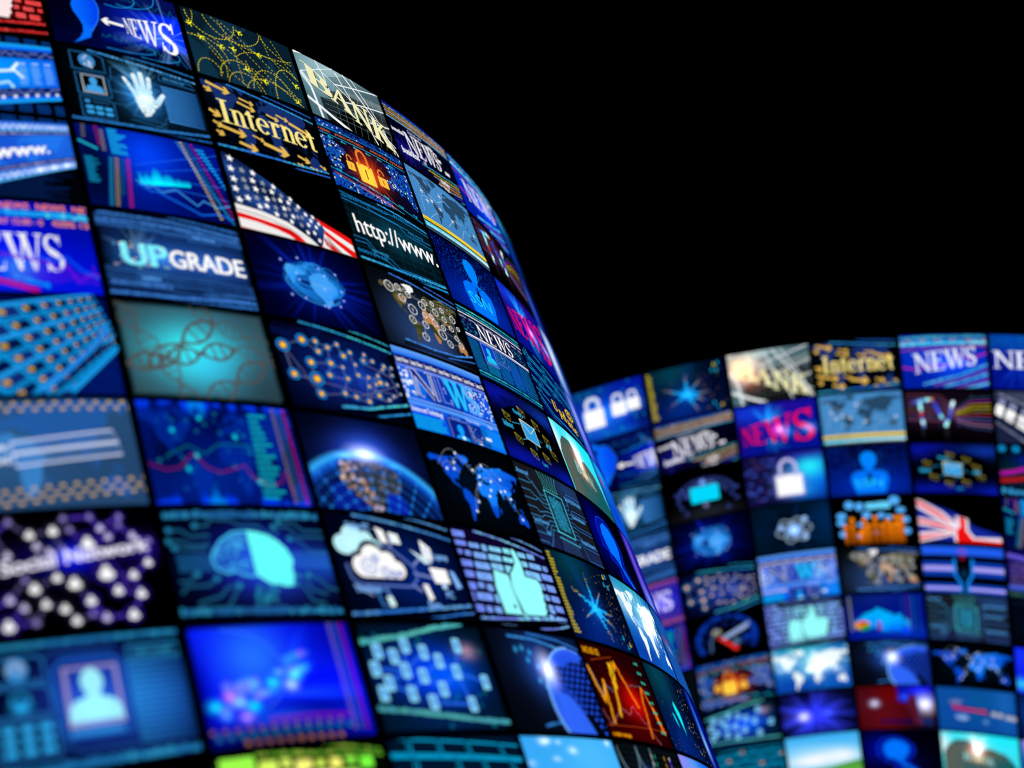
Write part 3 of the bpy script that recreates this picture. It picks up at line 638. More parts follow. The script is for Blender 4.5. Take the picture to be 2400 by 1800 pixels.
def trace(c, x, y, n, dirs, col, a=.6, w=2.2):
    P = [(x, y)]
    for i in range(n):
        dx, dy = c.r.choice(dirs); P.append((P[-1][0] + dx, P[-1][1] + dy))
    c.line(P, w, col, a); c.disc(x, y, w * 1.15, col, min(1, a + .2), n=8)
def d_brain(c):
    c.bg('#000014', [(80, 52, 56, 34, '#1428c0', .95), (86, 40, 40, 26, '#3060e0', .6), (140, 48, 30, 18, '#2060d0', .8)])
    c.code([(2, 91), (145, 91)], 7.5, '#2a78b8', .75, '#38a8d0', .97); c.code([(0, 5), (145, 2)], 7, '#2a78b8', .75, '#38a8d0', .97)
    for P in ([(27, 84), (38, 84), (42, 90), (60, 89), (66, 84), (84, 84), (90, 77), (102, 77)], [(98, 83), (112, 83), (120, 74), (145, 74)], [(104, 88), (118, 88), (126, 80), (145, 80)], [(111, 72), (120, 70), (128, 60), (145, 60)], [(4, 80), (14, 80), (22, 74), (38, 75)], [(2, 70), (14, 70), (20, 66), (34, 66)], [(6, 64), (30, 62), (36, 68)], [(54, 29), (44, 28), (36, 20), (16, 15)], [(36, 36), (28, 30), (10, 30), (4, 24)], [(54, 29), (46, 18), (40, 10), (20, 10)], [(109, 37), (116, 36), (120, 24), (134, 20)], [(105, 30), (112, 28), (118, 14), (130, 12)], [(120, 38), (130, 34), (136, 26), (145, 24)], [(20, 40), (12, 34), (4, 34)]):
        c.line(P, 2.6, '#2a78a0', .55); c.disc(P[0][0], P[0][1], 2.8, '#2a90b8', .8, n=8)
    c.block(6, 42, 40, 58, 6, '#3090d0', .5, .05); c.block(108, 44, 145, 60, 6, '#3a90f0', .5, .05)
    c.layer()
    for i in range(22): c.disc(76 + c.r.uniform(-12, 12), 20 + c.r.uniform(-8, 9), 2.1, '#2a98b0', .6, nl=False, n=8)
    c.glow(80, 54, 46, 36, '#2050ff', .6)
    L = [(71, 78), (58, 77), (47, 70), (38, 60), (35, 52), (38, 44), (46, 40), (54, 42), (60, 38), (71, 37)]
    c.poly(L, '#2a70d8', .55)
    for i in range(26):
        x, y = c.r.uniform(42, 68), c.r.uniform(44, 73); c.ring(x, y, c.r.uniform(2, 5), 1.3, '#50c0f8', .7, nl=(i == 0), n=10, a0=c.r.uniform(0, 180), a1=c.r.uniform(200, 400), ry=c.r.uniform(2, 4))
    c.line(L, 2.2, '#50c8f8', .9)
    c.poly([(71, 79), (80, 78), (90, 75), (98, 70), (105, 62), (109, 51), (106, 45), (106, 38), (103, 28), (96, 27), (90, 29), (84, 29), (77, 33), (71, 38)], '#70ffff')
def d_blueglobe(c):
    c.bg('#0620ff', [(50, 72, 34, 34, '#2c80ff', .95), (130, 94, 34, 30, '#0008a0', .8), (0, 40, 10, 40, '#0000a0', .9), (96, 28, 40, 7, '#000c98', .8), (60, 4, 90, 14, '#04044c', 1), (110, 50, 34, 10, '#0010ff', .9), (60, 22, 30, 6, '#1c70ff', .7)], edge=3, nx=44, ny=30)
    c.line(c.arcpts(28, 60, 46, 36, -60, 90, 20), 1.5, '#4a98ff', .4)
    def along(t, o): return (6 + 94 * t - o * .35, 30 + 34 * t + o)
    c.layer()
    for i in range(26):
        t = c.r.random(); o = c.r.uniform(-9, 9); L_ = c.r.uniform(.06, .16); h = c.r.uniform(4, 8)
        P = [along(t, o), along(t + L_, o), along(t + L_, o + h), along(t, o + h)]; c.add(P, [c.c(c.r.choice(['#4880ff', '#3070ff', '#8090ff', '#40b0ff', '#a080ff']), .5)] * 4)
    for x, y, cc, r in ((11, 34, '#20ffff', 11), (24, 41, '#ff98d0', 9), (31, 36, '#a0e8ff', 10), (46, 50, '#40c0ff', 8), (42, 32, '#00ffff', 11), (62, 50, '#20ffff', 10), (83, 55, '#60ffff', 11), (78, 47, '#d0ffff', 10), (94, 62, '#30a0ff', 9), (52, 42, '#80b0ff', 10), (34, 24, '#d0a0ff', 10), (68, 58, '#30b0ff', 8), (18, 26, '#60b0ff', 9), (88, 60, '#40c0ff', 8)): c.glow(x, y, r, r * .8, cc, 1.0, 10)
    c.rays(60, 40, 14, 40, 90, '#2060ff', .5, 8, .8, -10, 60)
    c.line([(52, 20), (90, 21), (126, 20)], 4, '#8010a8', .6); c.layer()
    for i in range(13): c.disc(8 + i * 9.4, 9 + .2 * i, 2.6, '#3088a8', .6, nl=False)
    for i in range(12): c.disc(4 + i * 10, 14 + .2 * i, 2.2, '#a87848', .5, nl=False)
    for i in range(10): c.disc(30 + i * 9, 3.5, 2.4, c.r.choice(['#c08030', '#a87060']), .6, nl=False)
    for x, cc in ((124, '#9080a8'), (129.5, '#307080'), (135, '#a81860')):
        c.layer(); k = c.c(cc, .55)
        for i in range(30): c.add(box(x, 97 - i * 3.1, x + 3.8, 98.8 - i * 3.1), [k] * 4)
def airmap(c, bgc, bl, landc, la, routes, pcol, planes, seed=5):
    c.bg(bgc, bl); c.land(-5, -12, 152, 116, landc, la)
def d_planes(c):
    c.bg('#123a50', [(70, 60, 60, 50, '#163f58', 1), (10, 90, 40, 40, '#0c2834', .8), (140, 30, 30, 50, '#0f3444', .8)])
    c.land(-34, -34, 178, 126, '#0a2230', .85)
    Y = '#f0e020'
    for cx, cy, rx, ry, a0, a1, w in ((36, 96, 31, 31, 180, 360, 1.1), (-4, 96, 18, 26, 300, 400, .8), (65, 104, 38, 36, 190, 350, .9), (18, 2, 16, 25, 20, 180, .9), (20, 30, 26, 30, 0, 110, .8), (4, 20, 36, 40, -20, 90, .8), (58, 4, 28, 34, 20, 180, 1.0), (62, -6, 24, 28, 10, 180, .9), (96, -10, 36, 34, 40, 170, .9), (100, -8, 30, 48, 20, 170, .9), (128, -4, 26, 58, 60, 180, 1.1), (96, 86, 56, 22, 210, 330, .8), (100, 30, 46, 34, 30, 160, .8), (150, 110, 50, 44, 180, 262, .8), (6, 84, 24, 26, 200, 300, .7)):
        c.dash(c.arcpts(cx, cy, rx, ry, a0, a1, 30), w, Y, 2.4, 1.7, .9)
    for P in ([(38, 98), (66, 66), (104, 24), (140, 2)], [(46, 96), (58, 60), (58, 2)], [(50, 94), (84, 66), (110, 40), (138, 8)], [(30, 66), (60, 42), (96, 24), (140, 12)], [(104, 98), (108, 66), (140, 30)], [(118, 96), (130, 66), (145, 40)], [(24, 46), (46, 14), (66, -2)], [(70, 44), (74, 20), (80, 0)]): c.dash(P, .7, Y, 2.6, 2, .8)
    for x, y, a in ((7, 75, -70), (17, 59, 130), (40, 53, 160), (56, 56, 170), (72, 88, 150), (91, 62, 165), (67, 29, -160), (89, 20, 170), (136, 34, 150), (132, 6, -40)): c.plane(x, y, 4.8, a, '#ffff20')
def d_internet(c, tight=False):
    c.bg('#02040c', [(30, 80, 40, 20, '#0a1c40', .6)]); c.land(-8, -6, 150, 106, '#1c3a78', 1)
    c.layer()
    for i in range(26): c.line([(c.r.uniform(0, 140), c.r.uniform(10, 90)), (c.r.uniform(0, 140), c.r.uniform(10, 90))], .3, '#20406c', .4, nl=False)
    A = '#e8c060'
    for x0, y0, x1, y1, w in ((6, 94, 34, 86, 4.6), (2, 86, 11, 81, 3.5), (40, 76, 62, 70, 3.4), (44, 83, 62, 79, 2.8), (1, 53, 14, 46, 4.5), (76, 71, 92, 67, 3), (90, 76, 106, 72, 2.8), (106, 70, 136, 61, 5), (12, 32, 40, 27, 4.8), (2, 37, 13, 31, 3.4), (3, 24, 12, 19, 3.4), (28, 15, 50, 10, 4.6), (48, 31, 62, 27, 2.4), (60, 24, 92, 18, 6), (93, 63, 102, 59, 2.2), (104, 22, 120, 17, 3.6), (100, 10, 109, 8, 2.2), (118, 11, 130, 8, 2.6), (134, 19, 142, 15, 2.2)):
        c.arrow(x0, y0, x1, y1, w * .85, A, 2.4)
    c.text('Internet', 13, 39, 33, '#ffec98', 1, width=126, serif=True, bold=.008)
    c.poly([(30, 101), (34, 99), (60, 95), (100, 90), (146, 85), (146, 101)], '#000000', .9); c.poly([(-1, -1), (-1, 3), (50, 4), (100, 6), (146, 11), (146, -1)], '#000000', .9); c.code([(32, 97), (60, 93), (100, 88), (144, 83)], 2.4, '#3aa0f0', .95, '#50c8e0'); c.code([(78, 98), (110, 95), (144, 92)], 1.7, '#3a88f0', .8)
    c.code([(0, 2), (50, 3), (100, 5), (144, 10)], 3, '#3a90f8', .95, '#50d0d0', .95); c.code([(94, -1), (144, 4)], 2, '#3a80f0', .85)
def d_flag_us(c):
    c.bg('#000000')
    top = lambda x: np.interp(x, [0, 5, 10, 20, 32, 60, 79, 90, 101, 106, 109], [99, 99, 97, 92, 84, 67, 52, 45.5, 39, 33, 26])
    low = lambda x: np.interp(x, [0, 10, 20, 33, 48, 60, 72, 85, 96, 100, 104, 109], [31, 30.5, 30, 28, 25.5, 22, 16, 8, 0, 3, 14, 26])
    def fold(x, y): return .5 + .5 * math.sin((x * .55 + y) * .13 + .6) * math.cos((x - y * .8) * .045)
    def cloth(pts, lo, hi):
        c.poly(pts, hi, shade=None)
    c.poly([(0, 31), (33, 28), (60, 22), (85, 8), (96, -2), (0, -2)], '#f2f0ee')
    c.poly([(0, 26), (30, 23), (58, 17), (80, 6), (66, 8), (40, 18), (0, 22)], '#cfc8c8', .6)
    c.poly([(0, 20), (18, 18), (44, 15), (62, 12), (72, 6), (80, -3), (68, -3), (58, 4), (44, 8), (20, 12), (0, 13)], '#e8141c'); c.poly([(0, -2), (40, -2), (20, 0), (0, 1)], '#e8141c')
    c.poly([(40, 15), (60, 12), (70, 5), (60, 7)], '#b80c14', .7)
    c.poly([(100, 39), (109, 26), (103, 14), (97, -2), (145, -2), (145, 25)], '#f4f0ee')
    c.poly([(101, 39.5), (145, 25), (145, 16), (118, 27), (107, 31)], '#ee1c1c'); c.poly([(109, 26), (122, 18), (145, 7), (145, -1), (138, 0), (122, 10), (107, 20)], '#ee1c1c'); c.poly([(103, 14), (116, 6), (126, -2), (114, -2), (105, 4)], '#e01818'); c.poly([(108, 20), (116, 10), (126, 0), (120, 0), (110, 10)], '#988080', .55); c.poly([(97, 2), (106, -2), (96, -2)], '#e01818')
    c.poly([(104, 16), (108, 14), (112, 4), (108, 3)], '#a0a0a8', .7)
    c.layer(); n = 36; m = 14
    for i in range(n):
        x0, x1 = 109 * i / n, 109 * (i + 1) / n
        for j in range(m):
            q = [(x, low(x) + (top(x) - low(x)) * t) for x, t in ((x0, j / m), (x1, j / m), (x1, (j + 1) / m), (x0, (j + 1) / m))]
            cc = []
            for p in q:
                t = fold(*p); cc.append(c.c(tuple(np.array(rgb('#0a1c44')) * (1 - t) + np.array(rgb('#2a56a0')) * t)))
            c.add(q, cc)
    FS = [(9, 92), (7, 78), (20, 79), (33, 79), (7, 64), (19, 66), (30, 68), (42, 68), (55, 67), (6, 51), (20, 56), (31, 57), (41, 58), (51, 59), (62, 57), (73, 56), (7, 37), (18, 42), (29, 45), (42, 47), (51, 49), (59, 50), (69, 50), (81, 48), (30, 34), (39, 37), (50, 38), (61, 40), (67, 41), (77, 43), (88, 40), (97, 39), (49, 29), (60, 31), (70, 32), (76, 33), (82, 34), (93, 33), (103, 32), (66, 24), (78, 23), (88, 26), (98, 26), (84, 15), (93, 17), (97, 8)]
    dim = {2, 5, 7, 10, 12, 14, 18, 20, 26, 28, 29, 33, 35, 36, 40}
    for i, (x, y) in enumerate(FS): c.star5(x, y, 5.4 - 1.6 * x / 109, '#9aa2b0' if i in dim else '#ffffff', 1, .95 - .25 * x / 109, -14, nl=(i == 0))
def d_netglobe(c):
    c.bg('#00001c', [(72, 50, 60, 46, '#000c70', .95), (72, 50, 30, 26, '#0030b0', .6)])
    c.rays(72, 50, 40, 50, 95, '#1040ff', .45, 3, .8); c.glow(72, 50, 46, 38, '#0040c0', .6)
    c.disc(72, 50, 35, '#021848', .75, ry=25, n=24)
    c.glow(84, 46, 26, 22, '#2080ff', .6); c.poly([(38, 62), (42, 70), (54, 68), (64, 62), (58, 59), (50, 58), (48, 50), (45, 45), (40, 52)], '#58b8ff', .85)
    c.poly([(66, 58), (74, 64), (84, 67), (92, 60), (100, 52), (98, 42), (90, 38), (88, 28), (80, 22), (77, 32), (70, 38), (66, 46)], '#60b8ff', .85)
    for i in range(30): c.ring(72 + c.r.uniform(-5, 5), 50 + c.r.uniform(-4, 4), c.r.uniform(24, 35), .55, '#28a0ff', .6, ry=c.r.uniform(5, 26), nl=(i == 0))
    for i in range(12): c.ring(c.r.uniform(44, 98), 60 + c.r.uniform(-6, 6), c.r.uniform(8, 14), .7, '#38a8ff', .7, ry=c.r.uniform(10, 20), a0=0, a1=180, nl=False)
    c.ring(72, 50, 35, 1.6, '#40a8ff', .7, ry=25, a0=170, a1=320)
    for x, y in ((36, 73), (58, 80), (82, 72), (103, 70), (104, 37), (97, 28), (76, 24), (54, 29), (38, 30), (51, 59), (82, 46), (52, 51), (104, 48), (87, 64), (80, 23)): c.disc(x, y, 1.2, '#b8c8ff', .9, n=8); c.glow(x, y, 4, 4, '#6080ff', .6, 8)
def d_network(c):
    c.bg('#000420', [(78, 45, 60, 36, '#1438a0', .95), (90, 50, 24, 18, '#2454c8', .7)], edge=3); c.land(-5, 0, 150, 100, '#081c60', .45)
    N = [(9,70,7),(33,80,6.5),(49,81,4),(49,69,4.4),(62,76,4),(75,82,3.4),(36,54,6),(60,57,5),(79,69,4.6),(89,75,3.4),(12,37,6),(37,35,7.5),(54,42,4.4),(37,18,5.4),(66,23,4),(79,21,3.8),(73,54,3),(75,41,3.8),(90,48,3.6),(100,36,3),(94,18,4),(90,60,3),(102,66,4),(106,75,2.8),(115,69,3),(129,66,3.4),(139,66,2.5),(102,47,3),(99,36,3),(109,27,4.4),(121,24,3),(129,30,2.6),(124,43,3.2),(109,40,3),(115,51,3),(136,56,2.5),(139,45,2.4),(115,43,5),(101,66,3),(124,60,2.6),(139,34,2)]
    for i, (x, y, r) in enumerate(N):
        for q in sorted(N, key=lambda q: abs(q[0] - x) + abs(q[1] - y))[1:3] + ([c.r.choice(N)] if i % 5 == 0 else []): c.line([(x, y), (q[0], q[1])], 1.3, '#8088b8', .45, nl=(i == 0))
    for x, y, r in N:
        c.disc(x, y, r * 1.1, '#062070', .85, n=16); c.ring(x, y, r * .92, r * .3, '#1490d8', .95, n=16); c.disc(x, y, r * .52, '#ffa818', n=12); c.disc(x + r * .08, y - r * .05, r * .34, '#ffe030', n=10)
    codetop(c, '#38b0e8', '#50e0e0', .95, 14); c.poly([(40, -1), (60, 3), (90, 6), (146, 20), (146, -1)], '#000000', .85); c.code([(55, 3), (90, 6), (144, 20)], 3.6, '#48b8e8', .95, '#60e8d8', .96); c.code([(92, -3), (144, 10)], 2.6, '#38a8f0', .9)
def d_earth(c):
    c.bg('#020824', [(68, 62, 60, 34, '#1c48d0', .95), (68, 62, 24, 16, '#60a8ff', .8), (0, 100, 60, 50, '#02051c', .8), (145, 100, 40, 40, '#020824', .9)])
    cx, cy, R = 66, -58, 118
    c.layer(); n = 40
    for i in range(n):
        a, b = math.radians(30 + 120 * i / n), math.radians(30 + 120 * (i + 1) / n); p = lambda t, r: (cx + r * math.cos(t) * .95, cy + r * math.sin(t))
        c.add([p(a, R), p(a, R + 7), p(b, R + 7), p(b, R)], [c.c('#40b8ff', 1, True), (0, 0, 0, 0), (0, 0, 0, 0), c.c('#40b8ff', 1, True)])
        for r0, r1, c0, c1 in ((R, R - 5, '#38b0f8', '#145ccc'), (R - 5, R - 14, '#145ccc', '#082060'), (R - 14, R - 70, '#082060', '#040c30')):
            c.add([p(a, r0), p(a, r1), p(b, r1), p(b, r0)], [c.c(c0), c.c(c1), c.c(c1), c.c(c0)])
    P = [(36, 50), (44, 54), (60, 54), (80, 54), (100, 46), (104, 34), (100, 24), (92, 18), (80, 18), (74, 8), (70, 2), (62, -2), (56, 4), (48, 14), (34, 26), (30, 38)]
    c.poly(P, '#3c4450', .95)
    def ins(x, y):
        r = False
        for i in range(len(P)):
            (xa, ya), (xb, yb) = P[i], P[i - 1]
            if (ya > y) != (yb > y) and x < (xb - xa) * (y - ya) / (yb - ya) + xa: r = not r
        return r
    c.layer()
    for i in range(420):
        x, y = c.r.uniform(28, 104), c.r.uniform(0, 54)
        if not ins(x, y): continue
        west = x < 58 + (40 - y) * .35
        c.disc(x, y, c.r.uniform(.8, 2.6), c.r.choice(['#f0c8b0', '#d8a890', '#c09888', '#f8e0d8', '#4c5060', '#886c60'] if west else ['#2c3c3c', '#344c44', '#6c6860', '#24384c', '#8c8478', '#2c4040']), .65, nl=False, n=6)
    c.poly([(80, 18), (88, 22), (98, 20), (104, 8), (100, -2), (82, -2), (78, 8)], '#0c30b8', .9); c.poly([(30, 28), (44, 14), (54, 4), (48, -2), (16, -2), (18, 24)], '#0c28a0', .8)
    for i in range(9):
        c.line(c.arcpts(66, -58, (112 - i * 10) * .95, 112 - i * 10, 30, 150, 30), .7, '#2890f8', .5, nl=(i == 0)); a = math.radians(46 + i * 11); c.line([(66 + 30 * math.cos(a), -58 + 30 * math.sin(a)), (66 + 116 * math.cos(a) * .95, -58 + 116 * math.sin(a))], .7, '#2890f8', .5, nl=False)
    c.layer()
    for i in range(9):
        for j in range(9):
            a = math.radians(46 + j * 11); r = 112 - i * 10; c.disc(66 + r * .95 * math.cos(a), -58 + r * math.sin(a), 1.7, '#2a98ff', .85, nl=False, n=6)
    c.glow(68, 61, 30, 15, '#ffffff', 1.3); c.glow(68, 64, 60, 34, '#4060ff', .5); c.glow(44, 57, 22, 6, '#90d8ff', .8); c.glow(100, 52, 16, 5, '#60c0ff', .6)
def cloud(c, x, y, k, col, a=1.0, out=0):
    c.layer()
    for u, v, r in ((-20, 0, 11), (-6, 9, 13), (10, 7, 9), (19, -2, 9)): c.disc(x + u * k, y + v * k, r * k + out, col, a, nl=False, n=18)
    c.add([(x - 21 * k, y - 11 * k - out), (x + 20 * k, y - 11 * k - out), (x + 26 * k, y), (x - 30 * k, y)], [c.c(col, a)] * 4)
def d_cloud(c):
    c.bg('#00041c', [(85, 45, 52, 36, '#003090', .95), (60, 50, 30, 30, '#002068', .7)])
    for P in ([(63, 64), (68, 78)], [(86, 52), (100, 62)], [(84, 44), (110, 40)], [(78, 32), (88, 26)], [(46, 28), (50, 12)], [(12, 30), (30, 20)]): c.line(P, 2.2, '#a0b0e8', .7)
    c.line([(10, 50), (12, 36), (22, 30), (76, 30), (86, 38), (86, 50), (76, 58), (66, 66), (54, 70)], 2.4, '#6a88d8', .75)
    cloud(c, 30, 69, .88, '#c8f8ff'); c.glow(24, 70, 16, 12, '#80d0ff', .35); cloud(c, 47, 49, 1.0, '#02103c', 1, 3.2); cloud(c, 47, 48, .98, '#ffffff')
    for x, y, r in ((34, 48, 8), (51, 43, 5), (43, 56, 3.4), (60, 41, 3.4), (67, 42, 2.6)): c.ring(x, y, r, 1.5, '#8898d8', .85); c.ring(x, y, r * .62, 1.1, '#a0b0e8', .8); c.disc(x, y, r * .25, '#90a0e0', .9)
    c.poly([(52, 88), (61, 85), (63, 72), (55, 73)], '#ffffff'); c.poly([(66, 84), (77, 82), (78, 72), (67, 73)], '#f4ffff')
    c.poly([(102, 79), (113, 71), (112, 58), (101, 61)], '#ffffff'); c.poly([(86, 68), (100, 61), (111, 56), (101, 54)], '#d8f4ff'); c.poly([(104, 75), (111, 70), (110, 61), (103, 64)], '#d0e4ff', .6)
    c.poly([(104, 51), (125, 50), (126, 36), (107, 35)], '#ffffff'); c.rect(114, 30, 120, 35, '#c0e0ff'); c.poly([(129, 50), (135, 48), (140, 33), (133, 31)], '#8ac0ff')
    c.poly([(90, 33), (96, 33), (99, 19), (93, 17)], '#ffffff'); c.line([(34, 24), (46, 26), (50, 12), (37, 10), (34, 24)], 2, '#4a90e0', .9); c.poly([(43, 19), (49, 19), (51, 10), (45, 9)], '#e0ffff')
    for t, x, y, w in (('Tablet PC', 20, 84, 26), ('Database', 13, 23, 26), ('Laptop', 114, 60, 18), ('PC', 116, 21, 9), ('Phone', 90, 10, 14)): c.text(t, x, y, 6.5, '#8ac0ff', .9, width=w, bold=.05)
    codetop(c, '#4a98e8', '#80c8f8', .9, 16, 30, 2.8); codebot(c, '#3a8cf0', '#80c0f0', .95, 3.4, 0, 13)
def d_mobilenet(c):
    c.bg('#001828', [(70, 52, 52, 30, '#0048ff', 1), (90, 50, 26, 16, '#0070ff', .8), (118, 74, 14, 8, '#f0b0c0', .8), (75, 5, 60, 14, '#002c60', .8)], edge=4)
    c.dots(2, 4, 140, 96, 34, 2.3, ['#0c8070', '#0878a0'], .7, .2)
    N = [(16,73),(32,68),(47,78),(66,72),(81,64),(108,79),(130,45),(9,57),(40,55),(58,50),(98,54),(76,38),(19,44),(40,34),(10,35),(60,26),(105,24)]
    for i, j in ((0, 1), (0, 7), (2, 8), (3, 8), (7, 8), (8, 12), (8, 13), (12, 14), (9, 13), (9, 4), (8, 9), (9, 11), (10, 11), (10, 5), (10, 6), (4, 10), (10, 16), (15, 16), (11, 15), (12, 13), (1, 8)): c.line([N[i], N[j]], 3, '#3078ff', .65, nl=(i == 0))
    for x, y in N:
        c.rrect(x - 4.6, y - 7, x + 4.6, y + 7, 1.6, '#90dcff', .95); c.rect(x - 2.2, y - 3.4, x + 2.2, y + 4.6, '#5a98e8', .8)
    c.code([(-2, 78), (45, 84), (84, 92), (122, 98)], 5, '#68d0c8', .95, '#58c8d8', .97); c.code([(-1, 20), (50, 14), (100, 8), (145, 5)], 5, '#60c0c0', .95, '#50b0c8', .97)
def d_tealkeys(c, y=False):
    c.bg('#001a34', [(70, 50, 60, 40, '#00203c', 1)])
    c.T = homog([(-60, -90), (200, -74), (146, 93), (-4, 104)])
    for r in range(5):
        x = -10 + (r % 2) * 8
        for k in range(6):
            w = (34, 28, 30, 38, 27, 32)[(k + r * 2) % 6]; y0 = 100 - (r + 1) * 13
            c.line([(x, y0), (x + w - 3, y0), (x + w - 3, y0 + 11), (x, y0 + 11), (x, y0)], 1.7, '#0cb0e0', .95)
            if y and (k + r) % 3 == 2: c.rect(x + 5, y0 + 3, x + 12, y0 + 6, '#e8a020', .9)
            x += w
    c.T = None
def d_bank(c, sun=False):
    c.bg('#54747e', [(20, 70, 40, 40, '#88b0bc', .9), (60, 100, 50, 30, '#c0dce0', .8), (120, 60, 40, 30, '#5c7c84', .8)])
    c.poly([(52, 0), (145, 0), (145, 34), (110, 36), (60, 30), (45, 20), (38, 10), (25, 0)], '#020304'); c.poly([(28, 48), (60, 62), (145, 78), (145, 34), (110, 40), (56, 34)], '#2c3438', .95)
    c.poly([(24, 0), (22, 36), (40, 40), (60, 34), (60, 0)], '#0a0e10', .9); c.poly([(44, 78), (80, 96), (145, 98), (145, 60), (70, 62)], '#4c646c', .55); c.poly([(60, 64), (100, 76), (145, 84), (145, 72), (100, 66)], '#8c9898', .6)
    c.layer()
    for i in range(9): c.line([(46 + i * 11, 0), (50 + i * 12, 40)], .5, '#889898', .6, nl=False)
    for i in range(4): c.line([(28, 12 + i * 8), (145, 18 + i * 10)], .5, '#a0b0b0', .5, nl=False)
    for i in range(8): c.line([(30 + i * 15, 44 + i), (42 + i * 14, 70 + i * 2)], .5, '#c8d4d4', .5, nl=False)
    Wt = '#f6fbfc'
    for P, w in (([(0, 27), (34, 9), (70, -6)], 5), ([(16, -4), (12, 46), (9, 56)], 3.6), ([(33, 104), (40, 84), (44, 50)], 1.6), ([(34, 88), (74, 62), (120, 32), (150, 10)], 1.4), ([(66, 96), (80, 60), (100, 20), (108, -4)], 1.8), ([(80, 100), (104, 66), (126, 36), (146, -2)], 2.4), ([(56, 72), (100, 86), (146, 101)], 1.8), ([(60, 46), (104, 60), (146, 72)], 1.8), ([(92, 104), (112, 70), (130, 36), (138, 0)], 1.4), ([(104, 34), (146, 46)], 2.0), ([(0, 66), (40, 88), (66, 102)], 1)): c.line(P, w, Wt, .96)
    c.poly([(-2, 96), (30, 104), (-2, 104)], '#ffffff'); c.poly([(0, 66), (4, 70), (12, 56), (10, 46), (0, 60)], '#e8f8f8', .8)
    for (t, q) in (('B', [(8, 55), (47, 40), (47, 68), (7, 87)]), ('A', [(42, 41), (75, 27), (72, 62), (50, 66)]), ('N', [(76, 22), (106, 16), (106, 54), (78, 58)]), ('K', [(104, 12), (138, 4), (137, 42), (108, 48)])):
        for ox, cc in ((1.6, '#14180c'), (.8, '#6c7040'), (0, '#f4f0c4')):
            c.T = homog([(x + ox, y - ox) for x, y in q]); c.text(t, 0, 0, 100, cc, 1, width=145, serif=True, bold=.03)
        c.T = None
    if sun: c.glow(22, 74, 60, 46, '#ffc070', 1.6); c.glow(30, 50, 50, 40, '#ff8040', .5)
def d_bank_sun(c): d_bank(c, True)
def d_locks(c):
    c.bg('#060824', [(72, 46, 38, 34, '#50101c', .9), (72, 45, 22, 26, '#a83018', .9), (0, 10, 40, 20, '#0a2c80', .9), (0, 98, 50, 12, '#0c3890', .9), (145, 50, 30, 40, '#081450', .8)])
    c.rays(72, 40, 40, 30, 60, '#ff6030', .4, 3); c.layer()
    def shp(P, x, y):
        ins = False; n = len(P)
        for i in range(n):
            (xa, ya), (xb, yb) = P[i], P[i - 1]
            if (ya > y) != (yb > y) and x < (xb - xa) * (y - ya) / (yb - ya) + xa: ins = not ins
        return ins
    am = [(0, 74), (14, 72), (26, 66), (34, 60), (26, 52), (18, 44), (24, 36), (16, 24), (6, 30), (0, 40)]
    asx = [(100, 72), (118, 78), (132, 70), (145, 74), (145, 16), (134, 20), (128, 34), (118, 28), (108, 38), (102, 30), (96, 44), (110, 56)]
    for i in range(54):
        for j in range(34):
            x, y = i * 2.72, j * 3
            if shp(am, x, y) or shp(asx, x, y): p = .9
            elif y > 88: p = .85
            elif y < 12 - x * .08 + 4 and x < 90: p = .8
            else: p = 0
            if c.r.random() < p: c.rect(x, y, x + 1.9, y + 2.1, c.r.choice(['#0c58d8', '#1a78f0', '#1468e0', '#1a78f0', '#f0f8ff', '#2c90f8']) if y <= 88 else c.r.choice(['#1060d0', '#1466d8', '#1a70e0', '#d0e8ff'] if c.r.random() < .3 else ['#1060d0', '#0c50b8']), .95, nl=False)
    for P in ([(0, 89), (60, 90), (145, 94)], [(0, 79), (60, 80), (145, 81)], [(0, 26), (70, 16), (145, 1)], [(0, 16), (60, 9), (110, 0)]): c.line(P, .7, '#20c8f0', .95, nl=False)
    c.text('protect information', 26, 83, 4.6, '#e07048', 1, width=46, bold=.01); c.text('security system', 84, 84, 5, '#e07048', 1, width=62, bold=.01); c.text('security system', -16, 82, 4.6, '#e07048', 1, width=34, bold=.01)
    c.T = homog([(0, 18), (145, -10), (145, 90), (0, 118)]); c.text('protect information', 42, 1.2, 4.6, '#e07048', 1, width=54, bold=.01); c.text('security', 4, 1, 4.4, '#d86040', .95, width=26); c.T = None
    for i in range(6): c.arrow(14 + i * 20 + 6, 75, 14 + i * 20 - 2, 76, 1.1, '#18d0e8', 2.6)
    for i in range(6): c.arrow(8 + i * 24, 26 - i * 3.6, 16 + i * 24, 23.5 - i * 3.6, 1.1, '#18d0e8', 2.6)
    c.glow(62, 40, 34, 36, '#ff5020', .9); c.lock(60, 23, 26, '#ffd850', 29, '#1c0800', '#f08838'); c.glow(62, 36, 22, 24, '#ffb040', .4)
    c.lock(36, 34, 12, '#ffc850', 13, '#b06010', '#f09040', True); c.lock(88, 30, 16, '#ffc850', 15, '#b06010', '#f09040', True)
